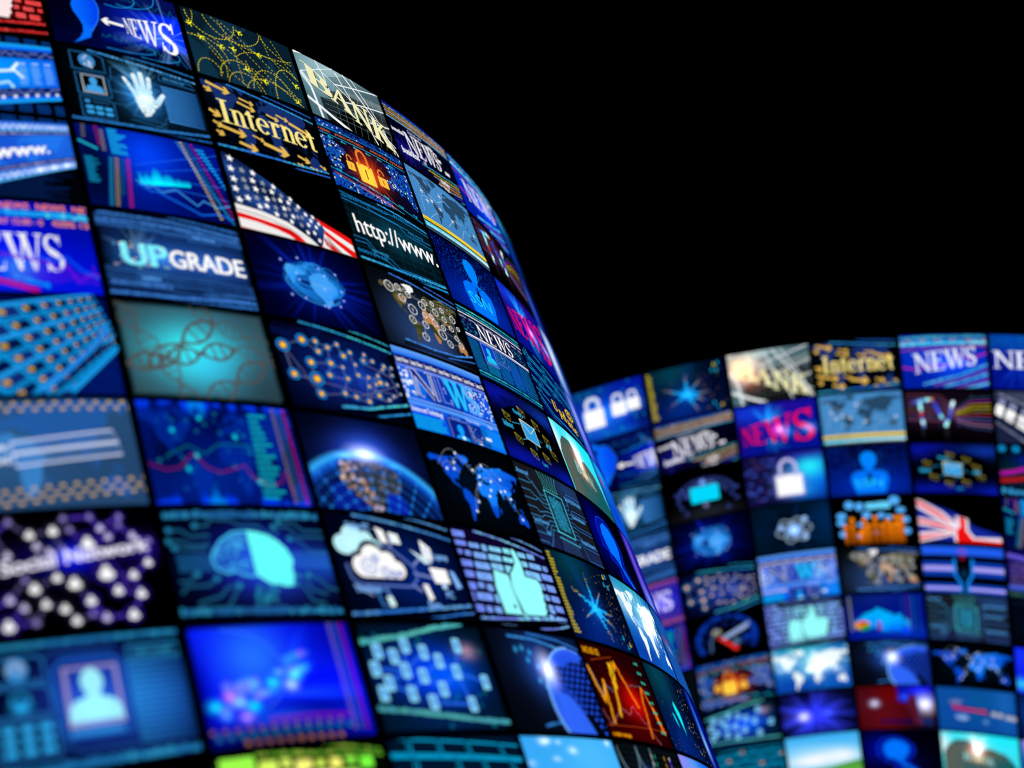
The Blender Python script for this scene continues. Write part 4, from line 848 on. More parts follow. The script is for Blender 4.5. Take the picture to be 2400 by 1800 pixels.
def d_http(c):
    c.bg('#020c12', [(80, 55, 56, 30, '#0e4a60', .95), (92, 60, 30, 18, '#146880', .5)]); c.land(0, 0, 150, 100, '#05222e', .6)
    for i in range(9): c.line([(i * 18, 5), (i * 18 + 6, 95)], .35, '#1a7890', .3, nl=(i == 0)); c.line([(0, 12 + i * 10), (145, 14 + i * 10)], .35, '#1a7890', .3, nl=False)
    B = '#2aa0e8'
    for P in ([(0, 96), (30, 93), (70, 89), (76, 91), (145, 86)], [(40, 87), (46, 83), (88, 80), (98, 69), (144, 66)], [(0, 86), (90, 79), (104, 79), (114, 71), (144, 73)], [(0, 34), (20, 34), (30, 21), (52, 17), (62, 8), (144, 13)], [(0, 27), (18, 28), (28, 15), (44, 12), (60, 4)]): c.line(P, .7, B, .95)
    c.text('101001011010010110111', 2, 89, 3.8, B, .95, width=72); c.text('1011010', 104, 74, 3.6, B, .95, width=26); c.text('1011010', 24, 19, 3.6, '#48b8e8', .95, width=24)
    c.text('00010110', 0, 12.5, 4.2, B, .9, width=44); c.text('01101001011010', 84, 91, 3.2, B, .95, width=58); c.text('111110110100101', 70, 2.4, 3.4, B, .95, width=74)
    c.code([(0, 3), (60, 3), (144, 9)], 3, '#30b0f0', .95, '#60d8ff', .95); c.poly([(50, 101), (60, 99), (100, 97), (146, 91), (146, 101)], '#000000', .8); c.code([(60, 98), (100, 95), (144, 89)], 2.6, '#38b0f0', .9); c.code([(92, -2), (144, 4)], 2.2, '#30a8e8', .9)
    c.text('http://www.', 9, 41, 26, '#ffffff', 1, width=135, bold=.012)
def d_maprings(c):
    c.bg('#05080c', [(72, 22, 62, 44, '#3c5c98', .95), (50, 50, 40, 30, '#24406c', .7), (145, 60, 26, 50, '#000004', .9)])
    def sh(x, y):
        r = c.r.random(); return '#c89868' if (50 < x < 62 and 58 < y < 72 and r < .6) or (110 < x < 124 and 50 < y < 64) else ('#a8a8a0' if y > 86 and r < .5 else ('#35481f' if r < .6 else '#6c6040'))
    f = lambda x0, y0, x1, y1: None
    c.land(14, 8, 150, 92, '#4c5c34', 1, shade=sh); c.land(14, 8, 150, 92, '#f4f4f4', 1, which=[2]); c.land(14, 8, 150, 92, '#c08c5c', 1, which=[4, 7]); c.poly([(84, 36), (94, 34), (96, 24), (92, 38), (86, 46), (80, 45)], '#35481f')
    c.layer()
    for i in range(34): c.disc(c.r.uniform(96, 140), c.r.uniform(70, 82), .8, '#e8e8e8', .5, nl=False, n=5)
    for i in range(26): c.disc(c.r.uniform(24, 60), c.r.uniform(76, 86), 1, '#e8e8e8', .5, nl=False, n=5)
    R_ = [(31, 80, 7), (47, 69, 5), (59, 57, 6.5), (53, 42, 5), (73, 41, 4.6), (66, 23, 5), (78, 68, 5.4), (100, 66, 4.6), (99, 36, 6.4), (108, 26, 4.6), (130, 31, 4), (130, 66, 4.6), (44, 82, 4), (58, 76, 4), (84, 74, 4), (98, 77, 3), (88, 56, 3.4), (76, 54, 3.4), (112, 60, 3.6), (120, 50, 3.6), (104, 46, 3.4), (90, 48, 4.4), (124, 38, 3.4), (134, 54, 2.6), (112, 72, 3.2)]
    for i in range(len(R_) - 1): c.line([R_[i][:2], R_[i + 1][:2]], .45, '#d8dce0', .4, nl=(i == 0))
    for x, y, r in R_: c.disc(x, y, r * .8, '#2c3848', .2); c.ring(x, y, r, 1.0, '#f0f0f0', .95, n=18); c.line([(x, y - r * .35), (x, y + r * .35)], .8, '#f0f0f0', .9)
    c.poly([(30, 101), (35, 98), (70, 95), (110, 89), (146, 86), (146, 101)], '#000000', .8); c.poly([(20, -1), (26, 7), (70, 5), (110, 8), (146, 18), (146, -1)], '#000000', .7); c.code([(35, 96), (70, 93), (110, 87), (144, 84)], 2.4, '#4a90f0', .9); c.code([(92, 97), (144, 91)], 1.8, '#4a88f0', .85); c.code([(26, 7), (70, 5), (110, 8), (144, 18)], 2.6, '#4a98f8', .95, '#60b0ff'); c.code([(92, 1), (144, 10)], 2, '#4088e8', .8)
def newspaper(c, main, deep, lite, x0, w, outline, head='#ffffff'):
    c.bg(main, [(60, 55, 30, 20, deep, .6), (145, 10, 60, 40, lite, .5), (20, 55, 30, 20, lite, .6)]); c.layer()
    for i in range(34): c.rect(0, 28 + i * 1.7, 145, 28.5 + i * 1.7, deep, .4, nl=False)
    c.land(0, 20, 150, 92, deep, .55)
def d_latest(c):
    newspaper(c, '#0c60ee', '#062a90', '#10a0ff', 0, 0, 1)
    c.poly([(30, 40), (44, 76), (70, 74), (84, 60), (74, 50), (88, 36), (86, 0), (60, 0), (56, 34)], '#0638b0', .7)
    c.vrect(0, 91, 145, 100, '#2a78e8', '#70b0ff'); c.rect(0, 79, 145, 90, '#141c78'); c.rect(0, 75.5, 145, 79, '#6a88e8'); c.rect(0, 29, 145, 34, '#5aa0f8'); c.rect(0, 35.5, 145, 37, '#8ab8ff')
    for i in range(7): c.text('Latest News', 2 + i * 21.5, 81.5, 6, '#f8f8ff', 1, width=18, bold=.03, nl=(i == 0))
    c.dots(104, 40, 145, 74, 110, 1.3, ['#f0f8ff', '#ffffff', '#a0d8ff'], 1, .3); c.dots(0, 38, 14, 76, 24, 2.2, ['#f0f8ff', '#ffffff'], 1, .3)
    def word(t, x, w, k1, k2):
        c.text(t, x, 41, 34, k1, 1, width=w, serif=True, bold=.035)
        if k2: c.text(t, x, 41, 34, k2, 1, width=w, serif=True)
    word('N', 15, 38, '#d0d8ff', '#0c1c78'); word('E', 51, 23, '#90b0ff', '#0c3cb0'); word('W', 69, 34, '#30c8ff', None); word('S', 100, 21, '#a0d0ff', '#30b0ff')
    c.text('Science and Technology', 1, 21, 6, '#f0f4ff', 1, width=46, bold=.04); c.text('Business', 62, 24, 4, '#80b0ff', .9, width=14); c.text('Forecast Analytic', 86, 26.5, 4, '#e8f0ff', .95, width=24); c.text('Video', 124, 27, 4, '#e8f0ff', .95, width=9)
    c.block(0, -4, 46, 17, 8, '#10c8e8', .9, .2); c.rect(50, -2, 118, 24, '#0a2488', .9); c.frame(54, -8, 86, 23, 1.1, '#90a8f0', .9); c.person(70, -6, 24, 24, '#10a8ff'); c.poly([(68, 2), (72, 5), (75, -2), (72, -4)], '#e0ffff')
    c.line([(88, 22), (90, 3), (104, 5)], .9, '#c0d0ff', .9); c.dots(90, 6, 106, 20, 22, .6, ['#c0e0ff'], .9); c.block(108, 4, 145, 24, 12, '#18a0f8', .9, .1); c.rect(96, 0, 102, 2, '#ffffff', .9)
    c.rect(112, 9, 122, 13, '#e8f4ff'); c.block(88, -6, 124, 2, 5, '#18a8ff', .8, .1)
def d_newspage(c):
    c.bg('#04206c', [(20, 30, 30, 40, '#063858', .7), (90, 26, 36, 24, '#0848a0', .8), (140, 20, 16, 40, '#020c30', .8)])
    c.rect(0, 86, 145, 100, '#020c20'); c.code([(0, 96), (144, 96)], 2.8, '#28b8d8', .9, '#50e0e0'); c.code([(0, 91), (144, 91)], 2.6, '#2898c8', .9, '#50e0e0'); c.line([(0, 88.5), (145, 88.5)], 1.2, '#ffffff')
    c.rect(0, 58, 145, 87, '#0a1250'); c.layer()
    for i in range(8): c.text('Latest News', i * 19, 81.5, 3.2, '#d0d8f0', .9, width=14, nl=False)
    c.dots(0, 60, 30, 79, 60, .9, ['#20a8b0', '#3a6080'], .9); c.dots(112, 60, 145, 79, 60, .9, ['#20a8b0', '#3a6080'], .9)
    c.text('NEWS', 31, 61, 20, '#ffffff', 1, width=80, serif=True); c.rect(0, 57, 145, 58.6, '#ffffff'); c.rect(0, 54.8, 145, 55.8, '#b8c8ff')
    c.layer(); cc = '#1890c8'
    for x0, x1 in ((0, 22), (54, 80), (83, 108), (111, 143)): c.block(x0, 10, x1, 52, 17, '#1890d0', .6, .15)
    c.block(24, 10, 52, 24, 8, '#18a0d0', .8, .15); c.rect(24, 25, 54, 54, '#0a48c8'); c.frame(26, 25, 52, 53, .9, '#a8b8f0', .9); c.person(39, 27, 20, 22, '#28c8f0'); c.frame(57, 34, 82, 52, .7, '#90a8f0', .8); c.dots(59, 36, 80, 50, 24, .6, ['#90c0ff'], .9)
    c.poly([(84, 22), (88, 44), (92, 36), (104, 46), (110, 30), (108, 14), (96, 18)], '#1458b8', .8)
    c.rect(0, -1, 145, 9, '#01060c'); c.code([(0, 5), (144, 5)], 2.6, '#28b0d8', .95, '#48e0e0'); c.code([(0, 1), (144, 1)], 2.2, '#2898d0', .9)
def d_arcs(c):
    c.bg('#000206', [(70, 45, 60, 34, '#021428', 1)]); c.land(0, 4, 150, 84, '#0a70f8', 1, shade=lambda x, y: '#1c8cff' if 60 < x < 125 and y > 30 else '#0858d8')
    for x0, y0, x1, y1, h in ((14, 66, 66, 66, 22), (30, 66, 66, 64, 14), (66, 64, 112, 64, 16), (66, 64, 100, 62, 12), (58, 30, 74, 56, 8), (70, 52, 118, 44, 16), (50, 18, 70, 48, 10), (110, 44, 128, 22, 6), (18, 64, 44, 60, 10)):
        c.dash([(x0 + (x1 - x0) * t / 12, y0 + (y1 - y0) * t / 12 + h * math.sin(PI * t / 12)) for t in range(13)], 1, '#a0a8b0', 1.3, 1, .7)
    for x, y in ((46, 84), (39, 72), (84, 77), (111, 66), (66, 68), (36, 64), (74, 62), (92, 60), (70, 52), (104, 50), (128, 22), (58, 30), (50, 18), (112, 52), (24, 62), (86, 48), (118, 44), (80, 40)): c.disc(x, y, 1.5, '#ffffff', .9, n=6); c.glow(x, y, 3.4, 4, '#c0d0ff', .7, 6)
def d_sphere(c):
    c.bg('#040814', [(60, 55, 44, 44, '#1c3c80', .95), (20, 20, 50, 40, '#03060e', .6), (110, 96, 60, 22, '#0c2858', .9)])
    c.code([(30, 92), (70, 91), (110, 84), (144, 78)], 3, '#4098e8', .85, '#60b0f0', .97); c.code([(60, 97), (110, 94), (144, 88)], 2.6, '#3a88e0', .8, fill=.97); c.code([(44, 4), (70, 8), (90, 14)], 3.6, '#3a90e0', .9)
    for x, y in ((36, 80), (46, 82), (56, 78), (50, 70), (62, 64), (58, 50), (66, 44)): c.glow(x, y, 5, 6, '#40c0ff', 1.0, 8)
    cx, cy, R = 122, 32, 56; c.layer()
    for i in range(36):
        a, b = math.radians(70 + 170 * i / 36), math.radians(70 + 170 * (i + 1) / 36); p = lambda t, r: (cx + r * math.cos(t), cy + r * math.sin(t))
        for r0, r1, c0, c1 in ((R, R - 6, '#6098ff', '#3a70f0'), (R - 6, R - 22, '#3a70f0', '#2048c0'), (R - 22, 0, '#2048c0', '#0c2478')): c.add([p(a, r0), p(a, r1), p(b, r1), p(b, r0)], [c.c(c0), c.c(c1), c.c(c1), c.c(c0)])
    c.poly([(84, 62), (92, 68), (104, 66), (118, 74), (145, 74), (145, 8), (132, 16), (120, 28), (108, 40), (94, 46), (86, 52)], '#050e3c', .8, shade=lambda x, y: '#061450'); c.poly([(80, 40), (96, 38), (104, 32), (112, 22), (120, 8), (126, -4), (88, -4), (76, 18)], '#3c74ff', .9)
    c.poly([(96, 84), (122, 87), (145, 82), (145, 78), (124, 76), (112, 70), (98, 70), (88, 66), (84, 74)], '#2c5cf0', .7)
    c.layer()
    for i in range(12):
        for j in range(8):
            x, y = 84 + j * 9.6 + (i % 2) * 4.8, 2 + i * 6.6
            if (x - cx) ** 2 + (y - cy) ** 2 < (R - 3) ** 2 and y > 46 - (x - 90) * .9: c.disc(x, y, 2.4, '#2c60f0', .95, nl=False, n=8, ry=1.9)
    c.ring(cx, cy, R, 3, '#80b8ff', .8, a0=90, a1=235, n=30); c.glow(76, 62, 22, 26, '#ffffff', 1.4); c.glow(70, 62, 44, 44, '#4080ff', .6)
def d_sky(c):
    c.bg('#48b8ff', [(40, 90, 60, 30, '#40b0f8', 1), (100, 80, 50, 30, '#58c4ff', 1), (30, 0, 80, 22, '#b8e8ff', .8)])
    for i in range(26):
        x, y = c.r.uniform(0, 145), c.r.uniform(0, 98); c.glow(x, y, c.r.uniform(8, 20), c.r.uniform(3, 8), '#ffffff', c.r.uniform(.3, .8), 10)
def d_signs(c):
    c.bg('#02021c', [(40, 40, 50, 20, '#0a0a60', .8), (20, 20, 30, 14, '#2020a0', .6)])
    c.rays(24, 28, 20, 30, 80, '#4040ff', .35, 5, .6)
    for i, cc in enumerate(('#2838d8', '#3aa0c0', '#d8a020', '#b8b8d0', '#c8a030', '#d88020')): c.code([(0, 96 - i * 4.6), (70, 97 - i * 4), (145, 98.5 - i * 3.2)], 3, cc, .85, '#c0c8e0' if i % 2 else None, .8)
    c.line([(0, 74), (70, 76.5), (145, 80)], 2, '#48b8e8', .9)
    for i, cc in enumerate(('#40b0d0', '#e0c020', '#a8a8c0', '#e0a020', '#a8a8c0', '#3038d8', '#50b0e0')): c.code([(50 + i * 11, 18 - i * 4), (100, 24 - i * 6), (145, 32 - i * 5)], 2.6, cc, .9, None, .85)
    Wt = '#f4f4ff'
    c.T = homog([(0, 0), (145, 14), (145, 114), (0, 100)])
    c.text('immediate', 1, 50, 7, Wt, 1, width=26, bold=.05); c.text('business', 9, 16, 11, Wt, 1, width=36, bold=.05); c.text('focus on', 40, 60, 7, '#b0b0d0', .9, width=30, bold=.04); c.text('of', 55, 16, 7, Wt, .9, width=7); c.text('public', 78, 54, 7, Wt, .95, width=20, bold=.05); c.text('today', 88, 0, 8, Wt, .9, width=22, bold=.05); c.text('on line', 78, -10, 7, Wt, .85, width=26, bold=.04); c.rect(102, 42, 112, 47, Wt); c.rect(114, 26, 126, 31, Wt)
    c.T = homog([(28, 26), (106, 34), (106, 66), (26, 62)]); c.text('NEWS', 0, 2, 94, Wt, 1, width=145, serif=True, bold=.01); c.T = None
def d_lightmap(c):
    c.bg('#4c90c8', [(70, 80, 80, 30, '#5498d0', 1)]); c.land(2, 22, 145, 98, '#2c4c68', .95)
    for P in ([(8, 90), (30, 70), (52, 62), (70, 74), (74, 90)], [(10, 30), (14, 56), (34, 62), (52, 50)], [(60, 28), (80, 48), (106, 52)], [(90, 24), (104, 44), (128, 40), (140, 28)], [(20, 24), (40, 40), (52, 34)]): c.dash(P, .9, '#d8e8f4', 1.8, 1.6, .8)
    for x, y in ((19, 66), (26, 52), (38, 58), (64, 79), (52, 52), (78, 44), (132, 50)): c.plane(x, y, 3.6, c.r.uniform(0, 360), '#ffffff')
    c.rect(0, 14, 145, 20, '#f8d830'); c.text('Current Temperatures', 3, 15, 4.2, '#504000', .9, width=46); c.rect(0, 11, 145, 14, '#404448'); c.rect(0, 4, 145, 11, '#48d0f0', 1, col2='#b8e8f8'); c.text('Europe   America   Asia   Europe   America', 4, 5.2, 3.6, '#f4ffff', .95, width=136); c.rect(0, 0, 145, 4, '#3c4048')
def rain(c, x0, x1, y0, y1, n, cols, a=.9):
    c.layer()
    for i in range(n):
        x = x0 + int(c.r.uniform(0, x1 - x0) / 2) * 2; y = c.r.uniform(y0, y1); c.rect(x, y, x + 1.1, y + c.r.uniform(.8, 2.4), c.r.choice(cols), a * c.r.uniform(.3, 1), nl=False)
def d_ssn(c):
    c.bg('#000a58', [(75, 20, 90, 40, '#0038c0', .9), (75, 90, 100, 34, '#00042c', .8)]); rain(c, 0, 145, 42, 100, 620, ['#1058e8', '#0a40c0'])
    c.layer()
    for i in range(10): c.line([(0, i * 4), (145, i * 4 + 2)], .35, '#0a50d0', .5, nl=False)
    B = '#0080ff'
    c.poly([(74, 88), (82, 86), (88, 78), (88, 68), (84, 58), (79, 52), (69, 52), (64, 58), (60, 68), (60, 78), (66, 86)], '#0090ff')
    c.poly([(69, 54), (79, 54), (82, 50), (96, 48), (106, 42), (108, 28), (100, 2), (48, 2), (40, 28), (42, 42), (52, 48), (66, 50)], B)
    c.poly([(68, 52), (74, 44), (80, 52), (76, 45), (79, 30), (74, 22), (69, 30), (72, 45)], '#000838'); c.line([(58, 50), (73, 40), (90, 50)], 1.0, '#002080', .9)
    rain(c, 46, 104, 10, 84, 170, ['#0058d0', '#30a8ff'], .7)
    c.text('SSN', 46, 15, 17, '#28d0ff', 1, width=50, bold=.01); c.text('SSN', 50, 4, 8, '#1890f0', .7, width=44)
def d_inbox(c):
    c.bg('#000010', [(20, 88, 60, 20, '#0a18a0', 1), (130, 86, 50, 16, '#1040b0', .9), (30, 8, 80, 16, '#0818a0', 1), (140, 4, 40, 16, '#0620b0', 1)])
    c.poly([(20, 86), (60, 90), (90, 78), (60, 74), (30, 78)], '#040c50', .7); c.disc(76, 50, 62, '#000004', .95, ry=32, n=28)
    for a, b in (((34, 53), (52, 56)), ((70, 72), (62, 66)), ((82, 48), (96, 44)), ((92, 62), (84, 58)), ((46, 34), (58, 38)), ((74, 28), (74, 36))): c.line([a, b], .9, '#30b0e8', .9)
    def env(x, y, w, h, col, lw, fill=None):
        P = [(x - w / 2, y + h / 2 + 1), (x + w / 2, y + h / 2 - 3), (x + w / 2 - 1, y - h / 2 - 1), (x - w / 2 + 1, y - h / 2 + 3)]
        if fill: c.poly(P, fill)
        c.line(P + [P[0]], lw, col); c.line([P[0], (x + 1, y - 1), P[1]], lw, col)
    for x, y in ((26, 59), (67, 76), (95, 67), (36, 32), (112, 52), (62, 19), (92, 22), (118, 34)): env(x, y, 13, 11, '#c8b850', .55)
    env(70, 49, 32, 27, '#f0f0a8', 1, '#38a8e8')
    c.text('Inbox', 12, 43, 8, '#38c0f0', 1, width=19, bold=.03); c.text('Message', 46, 69, 6, '#38c0f0', 1, width=17, bold=.03); c.text('eMail', 104, 40, 7, '#38c0f0', 1, width=13, bold=.03); c.text('Spam', 74, 8, 5, '#38c0f0', .9, width=12)
def d_circuit(c):
    c.bg('#1e2026', [(120, 92, 50, 20, '#284c88', .8), (20, 4, 60, 20, '#202c60', .9), (130, 4, 40, 20, '#243468', .9)])
    c.layer()
    for i in range(9):
        y = 4 + i * 10.5; x = 8 + (i * 7) % 14; c.line([(0, y), (x + 8, y), (x + 14, y + (4 if i % 2 else -4)), (38, 24 + i * 5.4), (50, 24 + i * 5.4)], .8, '#48a0d8', .85, nl=False)
        c.line([(90, 24 + i * 5.4), (100, 24 + i * 5.4), (108, y + (3 if i % 2 else -3)), (145, y + (3 if i % 2 else -3))], .8, '#3c88d8', .85, nl=False)
    for i in range(7): c.line([(53 + i * 5, 78), (53 + i * 5, 88), (48 + i * 7, 101)], .8, '#50c8c8', .8, nl=False); c.disc(53 + i * 5, 79, 1, '#60e0e0', nl=False, n=6); c.line([(54 + i * 5, 20), (50 + i * 6.4, -2)], .8, '#4888d0', .8, nl=False)
    c.poly([(50, 24), (88, 22), (90, 74), (50, 76)], '#163440'); c.poly([(56, 30), (82, 28), (83, 68), (56, 70)], '#2c84a4', .9); c.dots(54, 28, 86, 72, 90, 1, ['#48b8d8', '#186080', '#0c3040'], .9)
    c.line([(50, 24), (88, 22), (90, 74), (50, 76), (50, 23)], 1.6, '#60e0f8', .95); c.line([(47, 17), (94, 14), (94, 19)], 1.2, '#58c8e8', .9)
    for t, x, y, w in (('Protocol', 3, 87, 22), ('Social Network', 2, 27, 30), ('Security Information', 100, 75, 42), ('Communication', 102, 53, 34), ('People Network', 104, 22, 36), ('Web', 20, 14, 8)): c.text(t, x, y, 5.6, '#60b0f0', .95, width=w, bold=.03)
def d_star(c):
    c.bg('#001030', [(50, 90, 50, 36, '#044850', .95), (60, 10, 60, 40, '#022c88', .95), (130, 60, 40, 50, '#000828', .9), (70, 40, 22, 20, '#0a50a8', .8)])
    c.layer()
    for i in range(22): c.line([(c.r.uniform(30, 90), 100), (c.r.uniform(30, 120), 0)], .6, '#1050b0', .3, nl=False)
    c.layer()
    for i in range(25):
        t = i / 25; c.rect(1.5, 95 - 93 * t, 4 + c.r.uniform(0, 5) + 4 * abs(math.sin(i * .45)) + 2 * t, 96.8 - 93 * t, '#d0c020', .95, nl=False)
    for k, (x1, y1) in enumerate(((72, 84), (28, 60), (98, 66), (104, 24), (88, 6), (38, 26), (112, 40))):
        c.layer()
        for i in range(34):
            t = (i / 34) ** .9; r = 1.9 * (1 - t) + .5; q = c.r.uniform(-2.2, 2.2) * (1 - t * .5)
            c.disc(70 + (x1 - 70) * t + q, 42 + (y1 - 42) * t + q, r, ('#20b8ff' if t < .62 else c.r.choice(['#c0a860', '#4880c0'])), .95, nl=False, n=6)
    c.glow(70, 42, 18, 18, '#20a0ff', 1.0); c.dots(96, 6, 144, 92, 90, .6, ['#d0b040', '#1838c0', '#5870a0'], .9); c.dots(30, 20, 120, 86, 50, .6, ['#b09050', '#1840c0'], .7)
    for x, y, cc, d in ((126, 90, '#f0e020', -1), (133, 92, '#20c8f0', 1), (121, 80, '#20c8f0', -1), (130, 78, '#20c8f0', 1), (118, 16, '#20c8f0', -1), (132, 10, '#f0d020', -1), (124, 6, '#20b0f0', -1)): c.arrow(x, y - 3.2 * d, x, y + 3.2 * d, 1.5, cc, 2)
def d_redchart(c):
    c.bg('#200006', [(72, 42, 40, 28, '#a80404', .95), (86, 44, 20, 18, '#e01008', .9), (60, 4, 60, 16, '#500006', .7), (140, 96, 40, 30, '#140206', .8)])
    c.layer()
    for i in range(16): c.line([(i * 9.4, 0), (i * 9.4, 100)], .4, '#600808', .6, nl=False); c.line([(0, i * 7), (145, i * 7)], .4, '#600808', .6, nl=False)
    c.line([(0, 12), (145, 18)], .7, '#e06018', .5)
    def zig(P, w, col, a=.95, gl=True):
        Q = []
        for p, q in zip(P, P[1:]):
            for i in range(9): t = i / 9; Q.append((p[0] + (q[0] - p[0]) * t + c.r.uniform(-.9, .9), p[1] + (q[1] - p[1]) * t + c.r.uniform(-2, 2)))
        Q.append(P[-1])
        if gl: c.line(Q, w * 2.6, col, .28, True)
        c.line(Q, w, col, a)
    zig([(0, 28), (8, 14), (24, 22), (44, 32), (58, 26), (70, 38), (90, 20), (112, 0)], .8, '#e08090', .7, False); zig([(0, 76), (14, 44), (26, 56), (38, 50)], 1, '#3890c0', .8, False); zig([(80, 62), (110, 64), (130, 60)], .7, '#608890', .6, False)
    zig([(1, 75), (6, 56), (13, 37), (24, 60), (20, 36), (16, 14)], 2.0, '#ffb018'); zig([(50, 82), (47, 70), (44, 54), (40, 38), (34, 23)], 2.2, '#ffc020'); zig([(50, 82), (54, 74), (50, 60), (48, 54)], 1.8, '#ffd020'); zig([(64, 84), (70, 70), (78, 52), (87, 37)], 2.0, '#ff9018'); zig([(56, 84), (60, 76), (64, 84)], 1.8, '#ffb020'); zig([(113, 64), (104, 48), (99, 26), (94, 5)], 2.2, '#ff8018'); zig([(113, 64), (124, 40), (131, 15)], 1.6, '#ff7818'); zig([(126, 44), (130, 30), (136, 14)], 2.4, '#ff8818')
    c.text('NO.05 02', 3, 88, 7, '#e8a010', .9, width=32, bold=.06); c.dash([(12, 81), (40, 86), (62, 90)], 1.8, '#c05010', 1.2, 1.8, .8); c.code([(2, 1), (40, 1)], 4, '#f0a010', .9)
    for i, y in enumerate(range(90, 2, -11)): c.code([(118 + i * .6, y), (129 + i * .8, y)], 3.4, '#30b8a0', .95)
def d_curves(c):
    c.bg('#04060c', [(50, 60, 30, 30, '#06283c', .8)]); c.layer()
    for i in range(20): c.line([(i * 8, 0), (i * 8, 100)], .5, '#2a3840', .6, nl=False); c.line([(0, i * 6), (145, i * 6)], .5, '#2a3840', .6, nl=False)
    c.ring(20, 96, 20, 2, '#80a0b0', .8, ry=30, a0=180, a1=360); c.ring(56, 98, 16, 2, '#80a0b0', .7, ry=28, a0=180, a1=360)
    c.poly([(32, 60), (44, 74), (60, 72), (72, 58), (66, 40), (50, 34), (36, 44)], '#3080d0', .95); c.poly([(50, 70), (62, 70), (74, 54), (66, 44), (56, 56)], '#e8f8ff'); c.glow(50, 60, 26, 26, '#2070e0', .7)
    for x, cc in ((84, '#20a080'), (76, '#c0c0c0'), (108, '#c09020'), (122, '#e0e0e0')): c.dash([(x, 0), (x - 8, 50), (x - 4, 100)], 2, cc, 5, 3)
    c.line([(88, 60), (98, 38), (110, 50), (118, 90)], 2, '#5010f0', .9)
def wave(c, cols, y0, y1, flip=False):
    pass
def d_newswave(c):
    c.bg('#0030b8', [(70, 45, 60, 26, '#0858ff', .95), (130, 90, 50, 20, '#0628a0', .8), (20, 20, 40, 30, '#0020a0', .8)])
    for y, cc, cc2, h in ((92, '#48b0c8', '#58c8d0', 6), (80, '#58e0ff', '#a0f4ff', 8)): c.code([(0, y), (70, y + 1), (145, y + 2)], h, cc, .9, cc2, .97)
    c.layer()
    for i in range(6): c.rect(6 + i * 26, 88.5, 18 + i * 26, 91, '#c86050', .8, nl=False)
    c.code([(0, 70), (60, 74), (145, 77)], 5, '#a05090', .75, None, .8)
    for i in range(5): c.code([(34 + i * 18, 4 - i * 2), (100, 22 - i * 7), (145, 42 - i * 9)], 5.4 if i % 2 == 0 else 3, ('#48b8e8', '#a05878')[i % 2], .9, ('#80d8ff', None)[i % 2], .97)
    c.line([(0, 40), (20, 36), (40, 40), (80, 44), (100, 62), (118, 54), (145, 66)], 3.4, '#c830c0', .75)
    c.T = homog([(22, 26), (128, 42), (128, 80), (20, 66)]); c.text('NEWS', 0, 4, 92, '#e8f0ff', .92, width=145, serif=True, bold=.012); c.T = None; c.glow(80, 46, 50, 20, '#2080ff', .7)
def d_tv(c):
    c.bg('#0c0410', [(40, 55, 80, 30, '#402040', .8), (40, 0, 100, 24, '#000000', 1)])
    for i, cc in enumerate(('#7c4858', '#604070', '#803c60', '#585080', '#70603c', '#804050', '#484878', '#8c5878')):
        y = 92 - i * 7; c.line([(0, y), (30, y - 1), (60, y - 4), (84, 60 - i * 1.6)], 2.2, cc, .7)
    for i, cc in enumerate(('#205068', '#8c1090', '#a89018', '#b0a820', '#787820', '#a01830', '#105890', '#704888', '#a87898', '#304878')):
        c.line([(84, 62 - i * 2.6), (96, 70 - i * 4), (112, 84 - i * 6.4), (145, 88 - i * 7.2)], 2.4, cc, .9)
    B_ = [(11, 76, '#5058a0'), (19, 78, '#7080ff'), (28, 80, '#70a8f0'), (36, 82, '#90f0ff'), (45, 82, '#e08818')]
    T_ = [(24, 78, '#a0f0ff'), (24, 66, '#a0f0ff'), (25, 56, '#d04030'), (25, 46, '#5060c0'), (26, 38, '#d0f8ff'), (27, 30, '#6078d0')]
    V_ = [(49, 74, '#3858e8'), (53, 62, '#5060ff'), (58, 50, '#90f8ff'), (62, 42, '#7020a0'), (66, 32, '#b0ffff'), (71, 44, '#4048c8'), (75, 56, '#6878e8'), (78, 68, '#d0e8ff'), (81, 76, '#e8ffff')]
    for L in (B_, T_, V_):
        for (x, y, cc), (x2, y2, c2) in zip(L, L[1:]): c.line([(x, y), (x2, y2)], 5, cc, .95)
    for x, y, cc in B_ + T_ + V_: c.rrect(x - 2.6, y - 3.2, x + 2.6, y + 3.2, 1, cc, .95)
    for x, y in ((36, 82), (66, 32), (26, 40), (80, 74), (24, 68)): c.glow(x, y, 6, 7, '#c0ffff', .8, 8)
    c.vrect(22, 2, 28, 24, '#000000', '#303038', 0, .6); c.vrect(62, 2, 70, 24, '#000000', '#303038', 0, .6); c.dots(0, 30, 140, 96, 22, 2, ['#5060a0', '#7070a0'], .4)
def d_rednews(c):
    c.bg('#0a18a0', [(20, 84, 50, 20, '#1848e0', .9), (0, 40, 20, 30, '#400470', .8), (100, 90, 40, 20, '#3010a0', .8), (80, 10, 70, 24, '#061890', .9)])
    c.rays(54, 60, 34, 26, 50, '#20b8ff', 1.0, 5, .95, 30, 130); c.rays(50, 30, 12, 26, 60, '#20c0ff', .7, 4, .8, 270, 340)
    c.T = homog([(8, 22), (142, 14), (142, 88), (8, 58)]); c.text('NEWS', 0, 4, 92, '#f01060', .95, width=145, serif=True, bold=.004); c.T = None
    c.glow(72, 46, 20, 24, '#ff60ff', .8); c.glow(88, 40, 22, 20, '#20a0ff', .9); c.glow(128, 42, 26, 18, '#50b0ff', 1.0); c.glow(76, 46, 8, 10, '#ffffff', 1)
